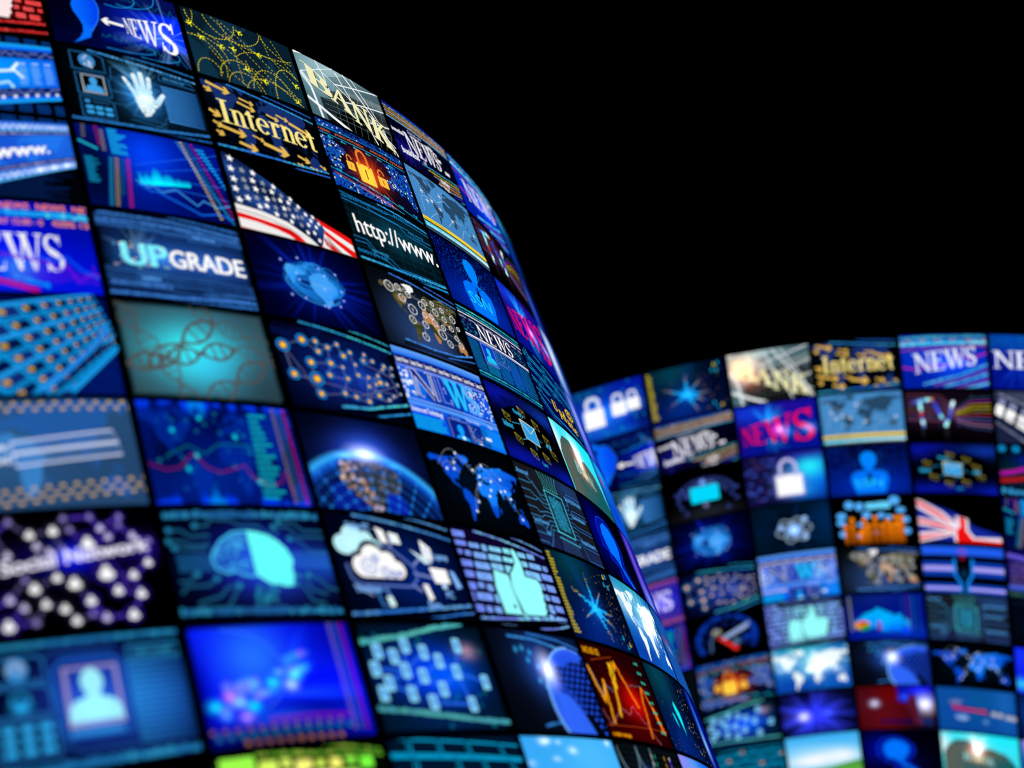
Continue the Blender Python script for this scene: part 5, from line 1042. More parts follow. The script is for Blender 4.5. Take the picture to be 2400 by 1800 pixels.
def d_update(c):
    c.bg('#020a58', [(120, 60, 40, 40, '#031070', 1)])
    c.T = homog([(-10, 10), (140, -30), (150, 84), (-20, 116)])
    for r in range(4):
        x = -8 + (r % 2) * 9
        for k in range(5):
            w = (38, 30, 44, 34, 36)[(k + r * 2) % 5]; y0 = 32 + r * 17
            c.line([(x, y0), (x + w - 5, y0), (x + w - 5, y0 + 13), (x, y0 + 13), (x, y0)], 1.3, '#28b8e8', .95); x += w
    c.T = None; c.poly([(34, 12), (145, -8), (145, 44), (96, 52), (40, 42)], '#020a58', .95); c.line([(0, 30), (30, 8), (143, -1)], 1.6, '#28b8f0'); c.line([(0, 22), (26, 3), (60, -2)], 1.3, '#2090e0')
    c.line([(134, 10), (138, 100)], 2, '#28a0d8', .8)
    for i, (ch, x0, x1) in enumerate((('U', 42, 55), ('p', 58, 68), ('d', 70, 82), ('a', 84, 95), ('t', 98, 106), ('e', 108, 120))):
        y = 21 - (x0 - 42) * .16; c.text(ch, x0, y, 15, '#ffd820', 1, width=x1 - x0, serif=True, bold=.02)
    c.ring(108, 38, 13, 2.4, '#ffd820', ry=7); c.ring(108, 38, 6, 2, '#ffd820', ry=3.4, a0=60, a1=330)
def d_banksun(c):
    c.bg('#48e8f8', [(100, 100, 60, 30, '#20f0ff', 1), (3, 70, 14, 30, '#f0ffff', .95), (64, 62, 24, 34, '#f4ffff', .95)])
    sh = lambda x, y: '#3c6870' if y < 50 else '#4c5c60'
    c.poly([(2, -4), (3, 53), (14, 72), (28, 84), (50, 84), (60, 76), (66, 50), (70, -4)], '#406870', shade=lambda x, y: '#5c6860' if x < 40 else '#2c6c70'); c.poly([(66, -4), (66, 46), (75, 64), (92, 68), (120, 58), (135, 40), (145, 14), (145, -4)], '#30686c', shade=lambda x, y: '#586c60' if y > 40 else '#1c6870')
    c.layer()
    for i in range(46): x, y = c.r.uniform(4, 140), c.r.uniform(0, 60); c.line([(x, y), (x + c.r.uniform(3, 12), y - 1)], .6, c.r.choice(['#b08060', '#1c4850', '#70908c', '#204c54']), .7, nl=False)
    for i in range(18): c.line([(6, 66 - i * 4), (36, 68 - i * 4)], .8, '#a88068', .55, nl=False)
    c.glow(64, 58, 34, 40, '#ff8020', 1.0); c.glow(66, 62, 20, 32, '#ffffff', 1.5); c.rays(66, 60, 20, 20, 50, '#ffffff', .8, 5, 1, 50, 130)
    c.line([(44, 36), (60, 34), (98, 28)], 3, '#c05818', .8)
    c.T = homog([(38, 36), (98, 26), (100, 44), (40, 56)]); c.text('BANK', 2, 4, 92, '#143038', .9, width=145, serif=True, bold=.01); c.text('BANK', 0, 8, 92, '#a8e8e8', 1, width=143, serif=True); c.T = None; c.glow(68, 40, 26, 10, '#ffd040', .7)
def d_head(c):
    c.bg('#000012', [(30, 55, 40, 44, '#0008a0', .9), (80, 20, 50, 30, '#000850', .6)])
    P = [(38, 80), (52, 84), (70, 84), (86, 76), (98, 62), (99, 48), (90, 34), (84, 24), (96, 12), (116, -4), (52, -4), (58, 8), (60, 20), (44, 24), (38, 28), (39, 36), (24, 40), (28, 50), (25, 56), (30, 70)]
    c.poly(P, '#0018a8', .9); c.line(P + [P[0]], 1.1, '#1050ff', .95)
    Q = [(44, 70), (58, 78), (76, 74), (88, 62), (88, 50), (80, 36), (74, 24), (90, 10), (102, 2), (94, 0), (76, 12), (66, 26), (56, 32), (46, 34), (40, 46), (38, 58)]
    c.poly(Q, '#0080ff'); c.layer()
    for i in range(70): c.disc(c.r.uniform(64, 100), c.r.uniform(0, 40), 1, '#0018a0', .8, nl=False, n=5)
def d_cloudmap(c):
    c.bg('#1470c8', [(50, 100, 60, 22, '#20a8c0', .95), (80, 62, 40, 30, '#c8ffff', .8), (10, 70, 26, 20, '#d8f8ff', .7), (30, 10, 60, 20, '#0a48b0', .9), (130, 20, 30, 30, '#0c5cc0', .8), (144, 70, 20, 20, '#1880b0', .8)])
    c.land(-4, 0, 150, 92, '#f4ffff', .97)
    for i in range(16): c.glow(c.r.uniform(0, 145), c.r.uniform(40, 96), c.r.uniform(10, 26), c.r.uniform(5, 10), '#e0ffff', c.r.uniform(.3, .7), 10)
    c.glow(92, 52, 30, 26, '#ffffff', .8); c.rays(80, 60, 20, 40, 80, '#a0ffff', .4, 4)
def d_bird(c):
    c.bg('#001838', [(40, 90, 50, 40, '#055058', .9), (60, 10, 70, 40, '#022a88', .9), (130, 50, 40, 60, '#000820', .9)])
    c.layer()
    for i in range(16): c.line([(c.r.uniform(20, 90), 100), (c.r.uniform(20, 120), 0)], .6, '#0a58a8', .35, nl=False)
    c.poly([(58, 58), (62, 64), (67, 60), (73, 52), (73, 42), (70, 34), (69, 24), (66, 34), (63, 42), (60, 48)], '#18f0f8'); c.poly([(42, 48), (46, 46), (49, 38), (50, 31), (46, 36), (43, 42)], '#18f0f8')
    c.dots(90, 0, 144, 96, 130, .8, ['#d0b840', '#2040e0', '#c8c8c8', '#1030c0'], .9); c.dots(0, 0, 90, 96, 60, .7, ['#8c7840', '#1838b0', '#606890'], .7)
def glowpanel(c, base, blobs): c.bg(base, blobs)
def d_lightblue(c): c.bg('#1070e8', [(40, 80, 40, 40, '#80b0ff', .9), (0, 100, 30, 30, '#c0a0ff', .8), (100, 20, 50, 40, '#0858d0', 1)])
# slivers at the turning edge of the near wall
def d_edge0(c): c.bg('#02103c', [(40, 40, 30, 60, '#0c50b8', .9), (20, 80, 20, 20, '#40c0f0', .8)]); c.code([(0, 86), (145, 90)], 5, '#40b0d0', .8)
def d_edge1(c): c.bg('#020c50', [(24, 30, 20, 60, '#5080e0', .9), (20, 10, 20, 30, '#2040c0', .8)])
def d_edge2(c): c.bg('#2058c0', [(30, 60, 30, 60, '#f0f8ff', 1), (90, 40, 30, 50, '#0c3890', .9)])
def d_edge3(c): c.bg('#1c3cc8', [(24, 60, 24, 60, '#a8b0ff', 1), (80, 50, 30, 50, '#102890', .9)])
def d_edge4(c): c.bg('#0a60e0', [(30, 90, 30, 24, '#20c0ff', .9), (20, 70, 8, 10, '#e84040', .9), (30, 46, 14, 10, '#20a070', .8), (40, 30, 40, 20, '#0a50d8', 1)])
def d_edge5(c): c.bg('#2018a0', [(26, 60, 20, 60, '#8060e0', 1), (40, 10, 30, 24, '#80a8ff', .9)])
def d_edge6(c): c.bg('#1c5cb0', [(30, 60, 16, 6, '#e83848', .95), (40, 52, 20, 4, '#f0e8e0', .8), (30, 50, 50, 60, '#2468c0', .3)])
def d_edge7(c): c.bg('#000868', [(30, 50, 16, 50, '#40a8ff', 1), (20, 30, 12, 18, '#c0e8ff', .9), (90, 50, 50, 60, '#000c80', 1)])
def d_edge8(c): c.bg('#0a48c8', [(26, 60, 14, 80, '#40a8ff', 1), (90, 50, 50, 60, '#0838b0', .9)])
# further pictures of the far wall
def d_lockwhite(c):
    c.bg('#0418a0', [(70, 50, 50, 36, '#0870ff', .95), (30, 94, 60, 20, '#08508c', .9), (110, 80, 30, 30, '#0428a8', .9), (80, 4, 70, 14, '#0a70d0', .8), (140, 20, 20, 30, '#021860', .8)]); c.dots(0, 4, 140, 98, 46, 2.6, ['#08a0c0', '#10b0d8'], .6)
    for x, y, w in ((6, 36, 18), (46, 24, 38), (94, 36, 27), (122, 40, 24)):
        c.glow(x, y + w * .4, w * 1.2, w, '#50b8ff', 1.1); c.rrect(x - w / 2, y, x + w / 2, y + w * .95, 2, '#ffffff')
        c.line([(x - w * .3, y + w * .9), (x - w * .3, y + w * 1.35), (x - w * .16, y + w * 1.5), (x + w * .16, y + w * 1.5), (x + w * .3, y + w * 1.35), (x + w * .3, y + w * .9)], w * .2, '#d8e4ff')
def d_monitor(c):
    c.bg('#000002', [(72, 0, 90, 22, '#202028', .95), (80, 12, 40, 12, '#283840', .6)])
    c.layer()
    for i in range(30):
        a = PI * (i % 15 + .5) / 15; r = 38 + (i // 15) * 14; c.disc(76 + r * math.cos(a), 50 + r * .62 * math.sin(a) - 4, 4.2, c.r.choice(['#38488c', '#485cb0', '#30407c']), .9, nl=False)
    for x, y in ((22, 40), (26, 28), (34, 14), (124, 38), (132, 28), (114, 12), (20, 56), (134, 50)): c.disc(x, y, 4, '#3c4c98', .8)
    c.rrect(46, 32, 100, 64, 3, '#10e0ff'); c.rrect(50, 36, 96, 60, 2, '#00dcff'); c.disc(72, 72, 6, '#80a8f0'); c.disc(72, 24, 5, '#8080b0', .9); c.disc(88, 70, 4, '#607090', .8)
def d_lockcyan(c):
    c.bg('#141040', [(130, 50, 50, 60, '#0060f0', .95), (120, 70, 34, 30, '#30f0ff', 1), (100, 20, 30, 16, '#20a8f0', .8), (0, 50, 40, 60, '#1c1850', .7), (110, 100, 60, 14, '#3018a0', .8)]); c.layer()
    for i in range(46): x, y = c.r.uniform(-5, 60), c.r.uniform(6, 94); c.rrect(x, y, x + c.r.uniform(4, 14), y + 4, 1, c.r.choice(['#4860d0', '#303c90', '#583c70']), .7, nl=False)
    c.glow(80, 40, 44, 44, '#a0c0ff', .8); c.rrect(52, 10, 108, 60, 5, '#a0a8f0', .5); c.lock(80, 14, 48, '#ffffff', 42, sh='#c0c0ec')
def d_atom(c):
    c.bg('#001424', [(72, 45, 90, 60, '#002850', .7), (72, 45, 44, 36, '#000004', .9), (140, 60, 30, 50, '#003468', .8)]); c.rays(72, 45, 40, 60, 110, '#0050a0', .25, 4)
    for a in (0, 60, 120):
        P = []
        for i in range(31): t = 2 * PI * i / 30; u, v = 34 * math.cos(t), 13 * math.sin(t); P.append((76 + u * math.cos(math.radians(a + 10)) - v * math.sin(math.radians(a + 10)), 44 + u * math.sin(math.radians(a + 10)) * .8 + v * math.cos(math.radians(a + 10))))
        c.line(P, 3, '#a0b8d0', .8)
    for x, y in ((98, 66), (96, 28), (52, 52)): c.disc(x, y, 5.5, '#a0c8ff')
    c.disc(76, 44, 12, '#60a0f0'); c.disc(76, 44, 8, '#c8e8ff'); c.glow(76, 44, 22, 20, '#3090ff', .8)
def d_people(c):
    c.bg('#000000')
    for x, y, w, h in ((30, 84, 17, 17), (48, 80, 16, 17), (70, 80, 21, 13), (92, 81, 24, 14), (112, 90, 19, 19), (122, 70, 17, 12), (14, 62, 18, 14), (60, 62, 16, 15), (86, 60, 14, 12), (12, 48, 16, 13), (100, 56, 12, 10), (130, 50, 13, 13), (46, 42, 11, 9), (14, 24, 15, 14), (74, 24, 10, 10), (44, 18, 11, 10), (130, 26, 15, 13)):
        (c.rrect(x - w / 2, y - h / 2, x + w / 2, y + h / 2, 3, '#70d8ff') if w > 20 else c.disc(x, y, w / 2, '#60b8ff', ry=h / 2, n=14))
        c.line([(x, y - h / 2), (x, y - h / 2 - 12)], 1.4, '#103048', .9)
    for x, t in ((20, 40), (32, 54), (44, 24), (54, 52), (62, 40), (74, 56), (86, 40), (96, 48), (104, 40), (112, 56), (122, 56), (50, 30), (116, 44)):
        c.layer(); c.vrect(x - 3.8, 2, x + 3.8, t - 8, '#8c4800', '#e88010'); c.disc(x, t - 1, 5, '#f89020', n=12)
def d_flag_uk(c):
    c.bg('#000000'); B = '#1830a0'; Wt = '#f4e8f4'; Rd = '#f01414'
    c.poly([(0, 88), (20, 84), (70, 62), (100, 36), (145, 22), (145, 3), (0, 4)], B)
    c.poly([(0, 92), (10, 88), (44, 66), (66, 44), (74, 34), (66, 30), (30, 52), (0, 74)], Wt); c.poly([(0, 90), (8, 86), (40, 64), (60, 42), (52, 44), (20, 66), (0, 80)], '#f07880')
    c.poly([(0, 54), (30, 48), (66, 32), (66, 22), (30, 32), (0, 38)], Wt); c.poly([(0, 50), (32, 43), (66, 29), (66, 25), (30, 36), (0, 44)], Rd)
    c.poly([(0, 22), (30, 26), (60, 26), (60, 18), (34, 10), (0, 2)], Wt); c.poly([(0, 16), (30, 20), (60, 22), (34, 14), (0, 6)], '#f07880')
    c.poly([(66, 58), (88, 52), (88, 28), (98, 14), (145, 16), (145, 4), (62, 4), (60, 24), (68, 34)], Wt); c.poly([(72, 56), (84, 52), (83, 28), (94, 10), (145, 8), (145, 3), (66, 3), (66, 28), (74, 36)], Rd); c.poly([(100, 34), (145, 22), (145, 17), (98, 16), (92, 24)], B)
def d_keyhole(c):
    c.bg('#020410')
    for y0, y1, a, b in ((80, 98, '#2868f0', '#3878ff'), (36, 66, '#1048b8', '#2060e8'), (-2, 18, '#1050c8', '#2878f0')):
        c.rect(0, y0, 145, y1, a)
        if y1 < 80: c.rect(0, y0 + (y1 - y0) * .36, 145, y1 - (y1 - y0) * .34, '#c0b8ff', .85)
    c.poly([(58, 72), (88, 72), (86, 40), (78, 24), (80, -4), (66, -4), (68, 24), (60, 40)], '#010208'); c.line([(57, 72), (56, 40), (66, 20), (66, -4)], 5, '#1890f0', .95); c.line([(89, 72), (88, 40), (78, 20), (78, -4)], 5, '#1890f0', .95)
    c.ring(72, 88, 6, 1.5, '#c02080', .9); c.disc(72, 74, 4, '#a01040', .9); c.glow(73, 40, 10, 20, '#005080', .8)
def d_bars(c):
    c.bg('#001a90', [(100, 14, 70, 20, '#0840c0', .8), (20, 90, 60, 20, '#061850', .8), (60, 88, 50, 14, '#102c90', .8)])
    hs = [30, 40, 52, 58, 62, 72, 68, 60, 54, 44, 50, 38, 28]
    for i, h in enumerate(hs): c.vrect(14 + i * 8, 24 if i < 6 else 16, 21.4 + i * 8, 24 + h * .62, '#0070ff' if i > 7 else '#0090ff', '#00c0ff')
    c.glow(70, 40, 50, 26, '#0090ff', .5); c.disc(28, 32, 15, '#f0a010', ry=10, n=20); c.poly([(28, 32), (16, 39), (28, 42), (42, 38)], '#e82010'); c.poly([(28, 32), (44, 34), (40, 24), (26, 22)], '#10a840'); c.disc(30, 24, 12, '#10a040', .6, ry=5); c.rect(56, 20, 63, 40, '#a02060', .85); c.disc(108, 18, 8, '#0050ff')
    for x, cc in ((6, '#a0a868'), (104, '#204888'), (114, '#602890'), (122, '#1070b0'), (132, '#184c98')): c.code([(x, 12), (x + 1, 94)], 1, cc, .6); c.rect(x, 20, x + 4, 96, cc, .5)
def d_burst(c):
    c.bg('#06081c', [(70, 40, 60, 50, '#1018a8', .8), (30, 45, 26, 20, '#6060f0', .6)]); c.rays(66, 44, 60, 50, 110, '#4050ff', 1.0, 8, .8)
    c.glow(66, 44, 50, 40, '#2020ff', .8); c.glow(44, 42, 20, 18, '#ffffff', 1.2); c.glow(92, 44, 18, 10, '#6080ff', .8)
def d_skygrass(c):
    c.bg('#58c0f8', [(40, 70, 60, 14, '#90d8ff', .7), (50, 40, 70, 22, '#ffffff', 1), (110, 46, 40, 20, '#ffffff', .9), (80, 100, 90, 18, '#48b8f8', 1)]); c.poly([(0, -2), (0, 4), (40, 16), (80, 20), (145, 34), (145, -2)], '#58a840'); c.poly([(0, -2), (60, 8), (145, 16), (145, -2)], '#70b850')
def d_redblue(c):
    c.bg('#500810', [(30, 60, 40, 26, '#602040', .7), (60, 80, 30, 30, '#780408', .8), (50, 20, 40, 30, '#70101c', .8), (130, 8, 40, 20, '#0c1030', .9)])
    c.rect(78, 62, 150, 101, '#1010a0'); c.glow(120, 90, 50, 24, '#2030ff', 1); c.glow(90, 74, 18, 14, '#3060ff', 1.2); c.glow(32, 60, 16, 14, '#d0d8ff', 1.5); c.glow(128, 58, 30, 34, '#ffffff', 1.3); c.glow(128, 60, 40, 36, '#6080ff', .8)
    c.poly([(96, 76), (112, 78), (120, 10), (104, 10)], '#601830'); c.line([(110, 70), (120, 10)], 4, '#384890', .7); c.rect(40, 14, 104, 20, '#00005c', .95); c.disc(132, 18, 10, '#203070', .9)
def d_earthnews(c):
    c.bg('#1058a8', [(80, 60, 30, 80, '#0c60a0', .8), (125, 60, 18, 100, '#2070c0', .8), (60, 0, 90, 30, '#0c50a0', .8)])
    c.disc(40, 48, 22, '#1850b0', .8, ry=24); c.poly([(20, 68), (36, 74), (50, 70), (40, 62), (28, 60)], '#7888b8', .8); c.poly([(30, 36), (50, 40), (58, 30), (46, 24), (34, 28)], '#88b0e0', .9)
    c.T = homog([(26, 48), (145, 36), (145, 52), (26, 64)]); c.rect(0, 0, 145, 100, '#0a3878', .5); c.text('Network', 4, 18, 62, '#e82840', .95, width=76, bold=.05); c.T = None
    for x, y in ((104, 46), (116, 45), (130, 42), (140, 41)): c.disc(x, y, 5, '#b0b8c8', .8); c.ring(x, y, 5, 1, '#f0f0f0', .7)
    c.disc(88, 26, 6, '#5890d0', .9)
def d_newne(c):
    c.bg('#0420a0', [(60, 90, 70, 16, '#0a80a8', .9), (40, 90, 30, 20, '#0448b8', .8), (30, 20, 60, 30, '#04188c', .8)]); rain(c, 0, 145, 68, 100, 240, ['#10a0c0', '#1060d0'])
    c.text('NEWS', 4, 38, 32, '#e8ecff', .95, width=138, serif=True, bold=.015); c.rays(40, 40, 14, 30, 50, '#2060ff', .4, 6, 1, 200, 340)
def d_film(c):
    c.bg('#101838', [(60, 90, 80, 16, '#606880', .8), (60, 20, 90, 40, '#141c40', .9)]); c.T = homog([(-10, 40), (120, -60), (150, 40), (10, 100)])
    for y in (6, 88): c.code([(0, y), (145, y)], 6, '#a0a8c0', .8)
    for i in range(6): c.rrect(4 + i * 26, 30, 24 + i * 26, 62, 3, '#ffffff'); c.rrect(6 + i * 26, 66, 22 + i * 26, 80, 3, '#a0a8d0', .8)
    c.T = None; c.block(0, 0, 60, 50, 16, '#303c60', .6)
def d_ribbons(c):
    c.bg('#020814', [(60, 70, 40, 16, '#0428c0', .9), (20, 50, 30, 16, '#04383c', .8), (60, 20, 90, 14, '#082040', .8)]); c.layer()
    for i in range(6): c.disc(6 + i * 24, 94, 7, '#1090c8', .9, nl=False)
    c.line([(0, 44), (20, 48), (50, 58), (90, 52), (145, 60)], 8, '#b010a8'); c.line([(0, 30), (30, 34), (70, 46), (145, 40)], 8, '#b01820'); c.text('News on', 2, 4, 12, '#40a8e0', .9, width=90, bold=.05); c.layer()
    for i in range(12): c.line([(i * 12, 14), (i * 12, 90)], .7, '#0c6060', .4, nl=False)
def d_purpleband(c):
    c.bg('#100c60', [(50, 60, 80, 14, '#301c90', .8)]); c.line([(0, 88), (60, 78), (145, 60)], 9, '#7060d8', .95)
    for i in range(5): c.code([(4, 68 - i * 10), (60 - (i % 3) * 14, 66 - i * 10)], 5, '#806898', .8)
    c.rect(0, 16, 145, 26, '#5068d8', .9); c.rect(0, 0, 145, 14, '#183848', .9); c.code([(0, 4), (145, 4)], 6, '#48784c', .7)
def d_dark(c): c.bg('#02050f', [(60, 50, 60, 40, '#041030', .9)]); c.code([(0, 90), (145, 92)], 4, '#123050', .6)
def d_brightglobe(c): c.bg('#1424f0', [(30, 80, 50, 30, '#2040ff', 1), (10, 20, 30, 14, '#40d0ff', 1), (60, 20, 20, 20, '#c0c0ff', .8), (100, 50, 50, 50, '#0808a0', .8)])
def d_darkblue(c): c.bg('#031848', [(20, 60, 40, 40, '#0a3c90', .8)])
def d_purplenews(c):
    c.bg('#2c18a0', [(60, 20, 90, 20, '#684090', .9), (60, 92, 100, 12, '#8c4890', .8), (110, 55, 50, 30, '#2030d0', .8)]); c.code([(0, 4), (145, 4)], 10, '#a85878', .7, None, .97); c.code([(0, 92), (145, 92)], 5, '#b86078', .7, None, .97)
    c.text('NEWS', 4, 34, 42, '#d8d0ff', .95, width=126, serif=True, bold=.03); c.glow(110, 50, 40, 30, '#8070ff', .5)
def d_gauge(c):
    c.bg('#000001'); B = '#0838a8'; c.layer()
    for i in range(40):
        a = math.radians(210 - 240 * i / 39); p = lambda r: (70 + r * 1.15 * math.cos(a), 45 + r * math.sin(a))
        c.line([p(44), p(54)], 4, c.r.choice([B, '#0a2c80', '#1048c0']), .95, nl=False)
    for i in range(9):
        a = math.radians(210 - 240 * i / 8); c.disc(70 + 38 * math.cos(a), 45 + 32 * math.sin(a), 5, '#0c3080', .8, ry=4)
    c.line([(50, 70), (38, 40), (36, 20)], 5, '#6080a8', .5); c.disc(52, 62, 10, '#b0b0a0', .6, ry=7); c.poly([(60, 40), (62, 50), (120, 74), (112, 60)], '#a8c0f0', .8); c.poly([(50, 50), (60, 48), (92, 18), (84, 14)], '#f03830'); c.disc(88, 34, 8, '#5880a8', .8); c.rrect(100, 34, 130, 46, 4, '#0838a0')
def d_teal2(c): d_tealkeys(c, True)

def d_globe_news_wide(c):
    d_globe_news(c); c.tri = [tuple((p[0] * 1.35, p[1]) for p in t) for t in c.tri]
# ------------------------------------------------------------------ which picture stands where, with what one sees on it
N_ = 'on the near curved wall'; F_ = 'on the far blurred wall'
NEARS = {
 (0,0): (d_thumb_red, 'screen of pale red keys at the top left corner, '), (0,1): (d_icons, 'bright blue screen with white icon and tilted ribbon, '), (0,2): (d_www, 'blue screen with tilted www. banner, '),
 (0,3): (d_news_blue, 'royal blue NEWS screen with orange tickers, '), (0,4): (d_keyboard, 'screen showing a cyan outlined keyboard, '), (0,5): (d_login, 'grey blue login screen over a world map, '),
 (0,6): (d_social, 'black Social Network screen with violet dots, '), (0,7): (d_profile, 'screen with framed glowing user silhouette at lower left, '),
 (1,0): (d_globe_news, 'screen with white arrow and NEWS beside South America, '), (1,1): (d_hand, 'screen with glowing white hand scan, '), (1,2): (d_stock, 'blue share price screen with cyan bars, '),
 (1,3): (d_upgrade, 'steel blue UPGRADE screen, '), (1,4): (d_dna, 'teal screen with grey DNA helixes, '), (1,5): (d_chartmap, 'blue market map screen with red graph line, '),
 (1,6): (d_brain, 'screen with cyan head profile and brain outline, '), (1,7): (d_blueglobe, 'bright royal blue screen with blurred light streak, '), (1,8): (d_thumb_green, 'lime green key screen at the bottom, '),
 (2,0): (d_planes, 'dark teal screen with yellow flight paths, '), (2,1): (d_internet, 'yellow Internet screen with many arrows, '), (2,2): (d_flag_us, 'screen showing a waving US flag, '),
 (2,3): (d_netglobe, 'navy screen with glowing wire globe, '), (2,4): (d_network, 'navy screen with orange and blue linked dots, '), (2,5): (d_earth, 'screen with sunrise over the blue Earth, '),
 (2,6): (d_cloud, 'screen with big white clouds and devices, '), (2,7): (d_mobilenet, 'blue screen with linked pale phone icons, '), (2,8): (d_tealkeys, 'dark screen of teal key outlines at the bottom, '),
 (3,0): (d_bank, 'screen with cream BANK letters on white girders, '), (3,1): (d_locks, 'screen with three orange glowing padlocks, '), (3,2): (d_http, 'dark teal http://www. screen, '),
 (3,3): (d_maprings, 'screen with satellite world map and white rings, '), (3,4): (d_latest, 'bright blue Latest News page screen, '), (3,5): (d_arcs, 'black screen with blue world map and dotted arcs, '),
 (3,6): (d_thumb_blue, 'violet key screen with large pale cyan thumb, '), (3,7): (d_sphere, 'blue screen with shining dotted sphere, '), (3,8): (d_sky, 'light blue sky screen with small clouds, '),
 (4,0): (d_signs, 'dark screen of white NEWS words and coloured tickers, '), (4,1): (d_lightmap, 'pale blue world map screen with yellow stripe, '), (4,2): (d_ssn, 'blue SSN screen with man in tie, '),
 (4,3): (d_newspage, 'dark blue newspaper page with thin NEWS heading, '), (4,4): (d_inbox, 'black Inbox screen with envelopes, '), (4,5): (d_circuit, 'grey screen with cyan chip and circuit lines, '),
 (4,6): (d_star, 'screen with blue starburst beside yellow bars, '), (4,7): (d_redchart, 'dark red screen with orange share graphs, '), (4,8): (d_curves, 'black gridded screen with blue white blot at the bottom, '),
 (5,0): (d_newswave, 'narrow bright blue NEWS screen at the wall crest, '), (5,1): (d_tv, 'dark TV screen with coloured ribbons, '), (5,2): (d_rednews, 'magenta NEWS screen on blue, '),
 (5,3): (d_update, 'navy Update screen with yellow word, '), (5,4): (d_banksun, 'screen with sunlit BANK buildings, '), (5,5): (d_head, 'black screen with bright blue head profile, '),
 (5,6): (d_cloudmap, 'sky blue screen with glowing white continents, '), (5,7): (d_bird, 'dark screen with cyan sliver shape, '), (5,8): (d_lightblue, 'small clipped corner of light blue screen at the bottom, '),
 (6,0): (d_edge0, 'edge-on dim blue screen beside the narrow NEWS screen, '), (6,1): (d_edge1, 'edge-on navy screen beside the TV screen, '), (6,2): (d_edge2, 'edge-on shining white screen beside magenta NEWS, '),
 (6,3): (d_edge3, 'edge-on lilac screen beside the Update screen, '), (6,4): (d_edge4, 'edge-on blue screen with red speck beside BANK buildings, '), (6,5): (d_edge5, 'edge-on violet screen beside the head profile, '),
 (6,6): (d_edge6, 'edge-on blue screen with red stripe beside glowing continents, '), (6,7): (d_edge7, 'edge-on deep blue screen beside the cyan sliver, '), (6,8): (d_edge8, 'edge-on bright blue screen at the bottom of the rim, '),
}
FARS = {
 (0,0): (d_lockwhite, 'blue screen with white padlocks, '), (0,1): (d_globe_news_wide, 'blue screen with South America and cut off NEWS, '), (0,2): (d_hand, 'blurred white hand screen half behind the near wall, '),
 (0,3): (d_upgrade, 'blurred steel blue UPGRADE screen, partly hidden, '), (0,4): (d_purplenews, 'purple NEWS screen partly behind the near wall, '), (0,5): (d_chartmap, 'blurred teal and violet chart screen below purple NEWS, '),
 (0,6): (d_curves, 'mostly hidden dark graph screen beside orange padlocks, '), (0,7): (d_dark, 'mostly hidden dark screen left of blurred phone icons, '),
 (1,0): (d_star, 'blurred starburst screen with yellow edge bars, '), (1,1): (d_signs, 'blurred dark screen of slanting white NEWS words, '), (1,2): (d_monitor, 'black screen with cyan monitor and dots, '),
 (1,3): (d_netglobe, 'blurred navy wire globe screen, '), (1,4): (d_network, 'blurred screen of orange linked dots, '), (1,5): (d_gauge, 'black gauge screen with red needle, '),
 (1,6): (d_locks, 'blurred orange padlocks screen, '), (1,7): (d_mobilenet, 'blurred blue phone network screen, '), (1,8): (d_teal2, 'blurred teal key outlines at the bottom, '),
 (2,0): (d_bank_sun, 'blurred BANK girders screen with orange sun, '), (2,1): (d_rednews, 'blurred magenta NEWS screen, '), (2,2): (d_lockcyan, 'screen with one large white padlock on cyan, '),
 (2,3): (d_atom, 'dark screen with pale atom symbol, '), (2,4): (d_latest, 'blurred Latest News page, '), (2,5): (d_thumb_blue, 'blurred cyan thumb screen, '),
 (2,6): (d_cloudmap, 'blurred sky blue continents screen, '), (2,7): (d_burst, 'dark screen with violet light burst, '), (2,8): (d_skygrass, 'screen of white clouds over green grass, '),
 (3,0): (d_internet, 'blurred yellow Internet screen, '), (3,1): (d_lightmap, 'blurred pale blue world map, '), (3,2): (d_ssn, 'blurred blue man silhouette screen, '),
 (3,3): (d_people, 'black screen of orange people and blue bubbles, '), (3,4): (d_maprings, 'blurred satellite world map screen, '), (3,5): (d_bars, 'screen with blue bars and coloured pie, '),
 (3,6): (d_sphere, 'blurred shining blue sphere screen, '), (3,7): (d_redblue, 'red and blue screen with white glow, '), (3,8): (d_head, 'blurred bright blue head screen at the bottom, '),
 (4,0): (d_newswave, 'blurred blue NEWS screen with slanting tickers, '), (4,1): (d_tv, 'blurred TV screen with coloured ribbons, '), (4,2): (d_inbox, 'blurred envelope screen, '),
 (4,3): (d_flag_uk, 'screen showing a waving UK flag, '), (4,4): (d_keyhole, 'screen of blue and lilac bands with dark keyhole, '), (4,5): (d_circuit, 'blurred cyan chip screen, '),
 (4,6): (d_arcs, 'blurred black screen with blue world map, '), (4,7): (d_earthnews, 'mid blue screen with red lettering and globe, '), (4,8): (d_banksun, 'blurred sun between buildings at the bottom, '),
 (5,0): (d_newne, 'cut off dark blue NEWS screen at the right edge, '), (5,1): (d_film, 'cut off screen of slanting white frames, '), (5,2): (d_ribbons, 'cut off screen with magenta and red ribbons, '),
 (5,3): (d_stock, 'cut off blue share price screen, '), (5,4): (d_purpleband, 'cut off purple banded screen, '), (5,5): (d_dark, 'cut off nearly black screen at the right edge, '),
 (5,6): (d_brightglobe, 'cut off bright royal blue screen at right edge, '), (5,7): (d_darkblue, 'cut off dark blue screen beside the red lettering, '), (5,8): (d_lightblue, 'cut off blue screen in the bottom right corner, '),
}

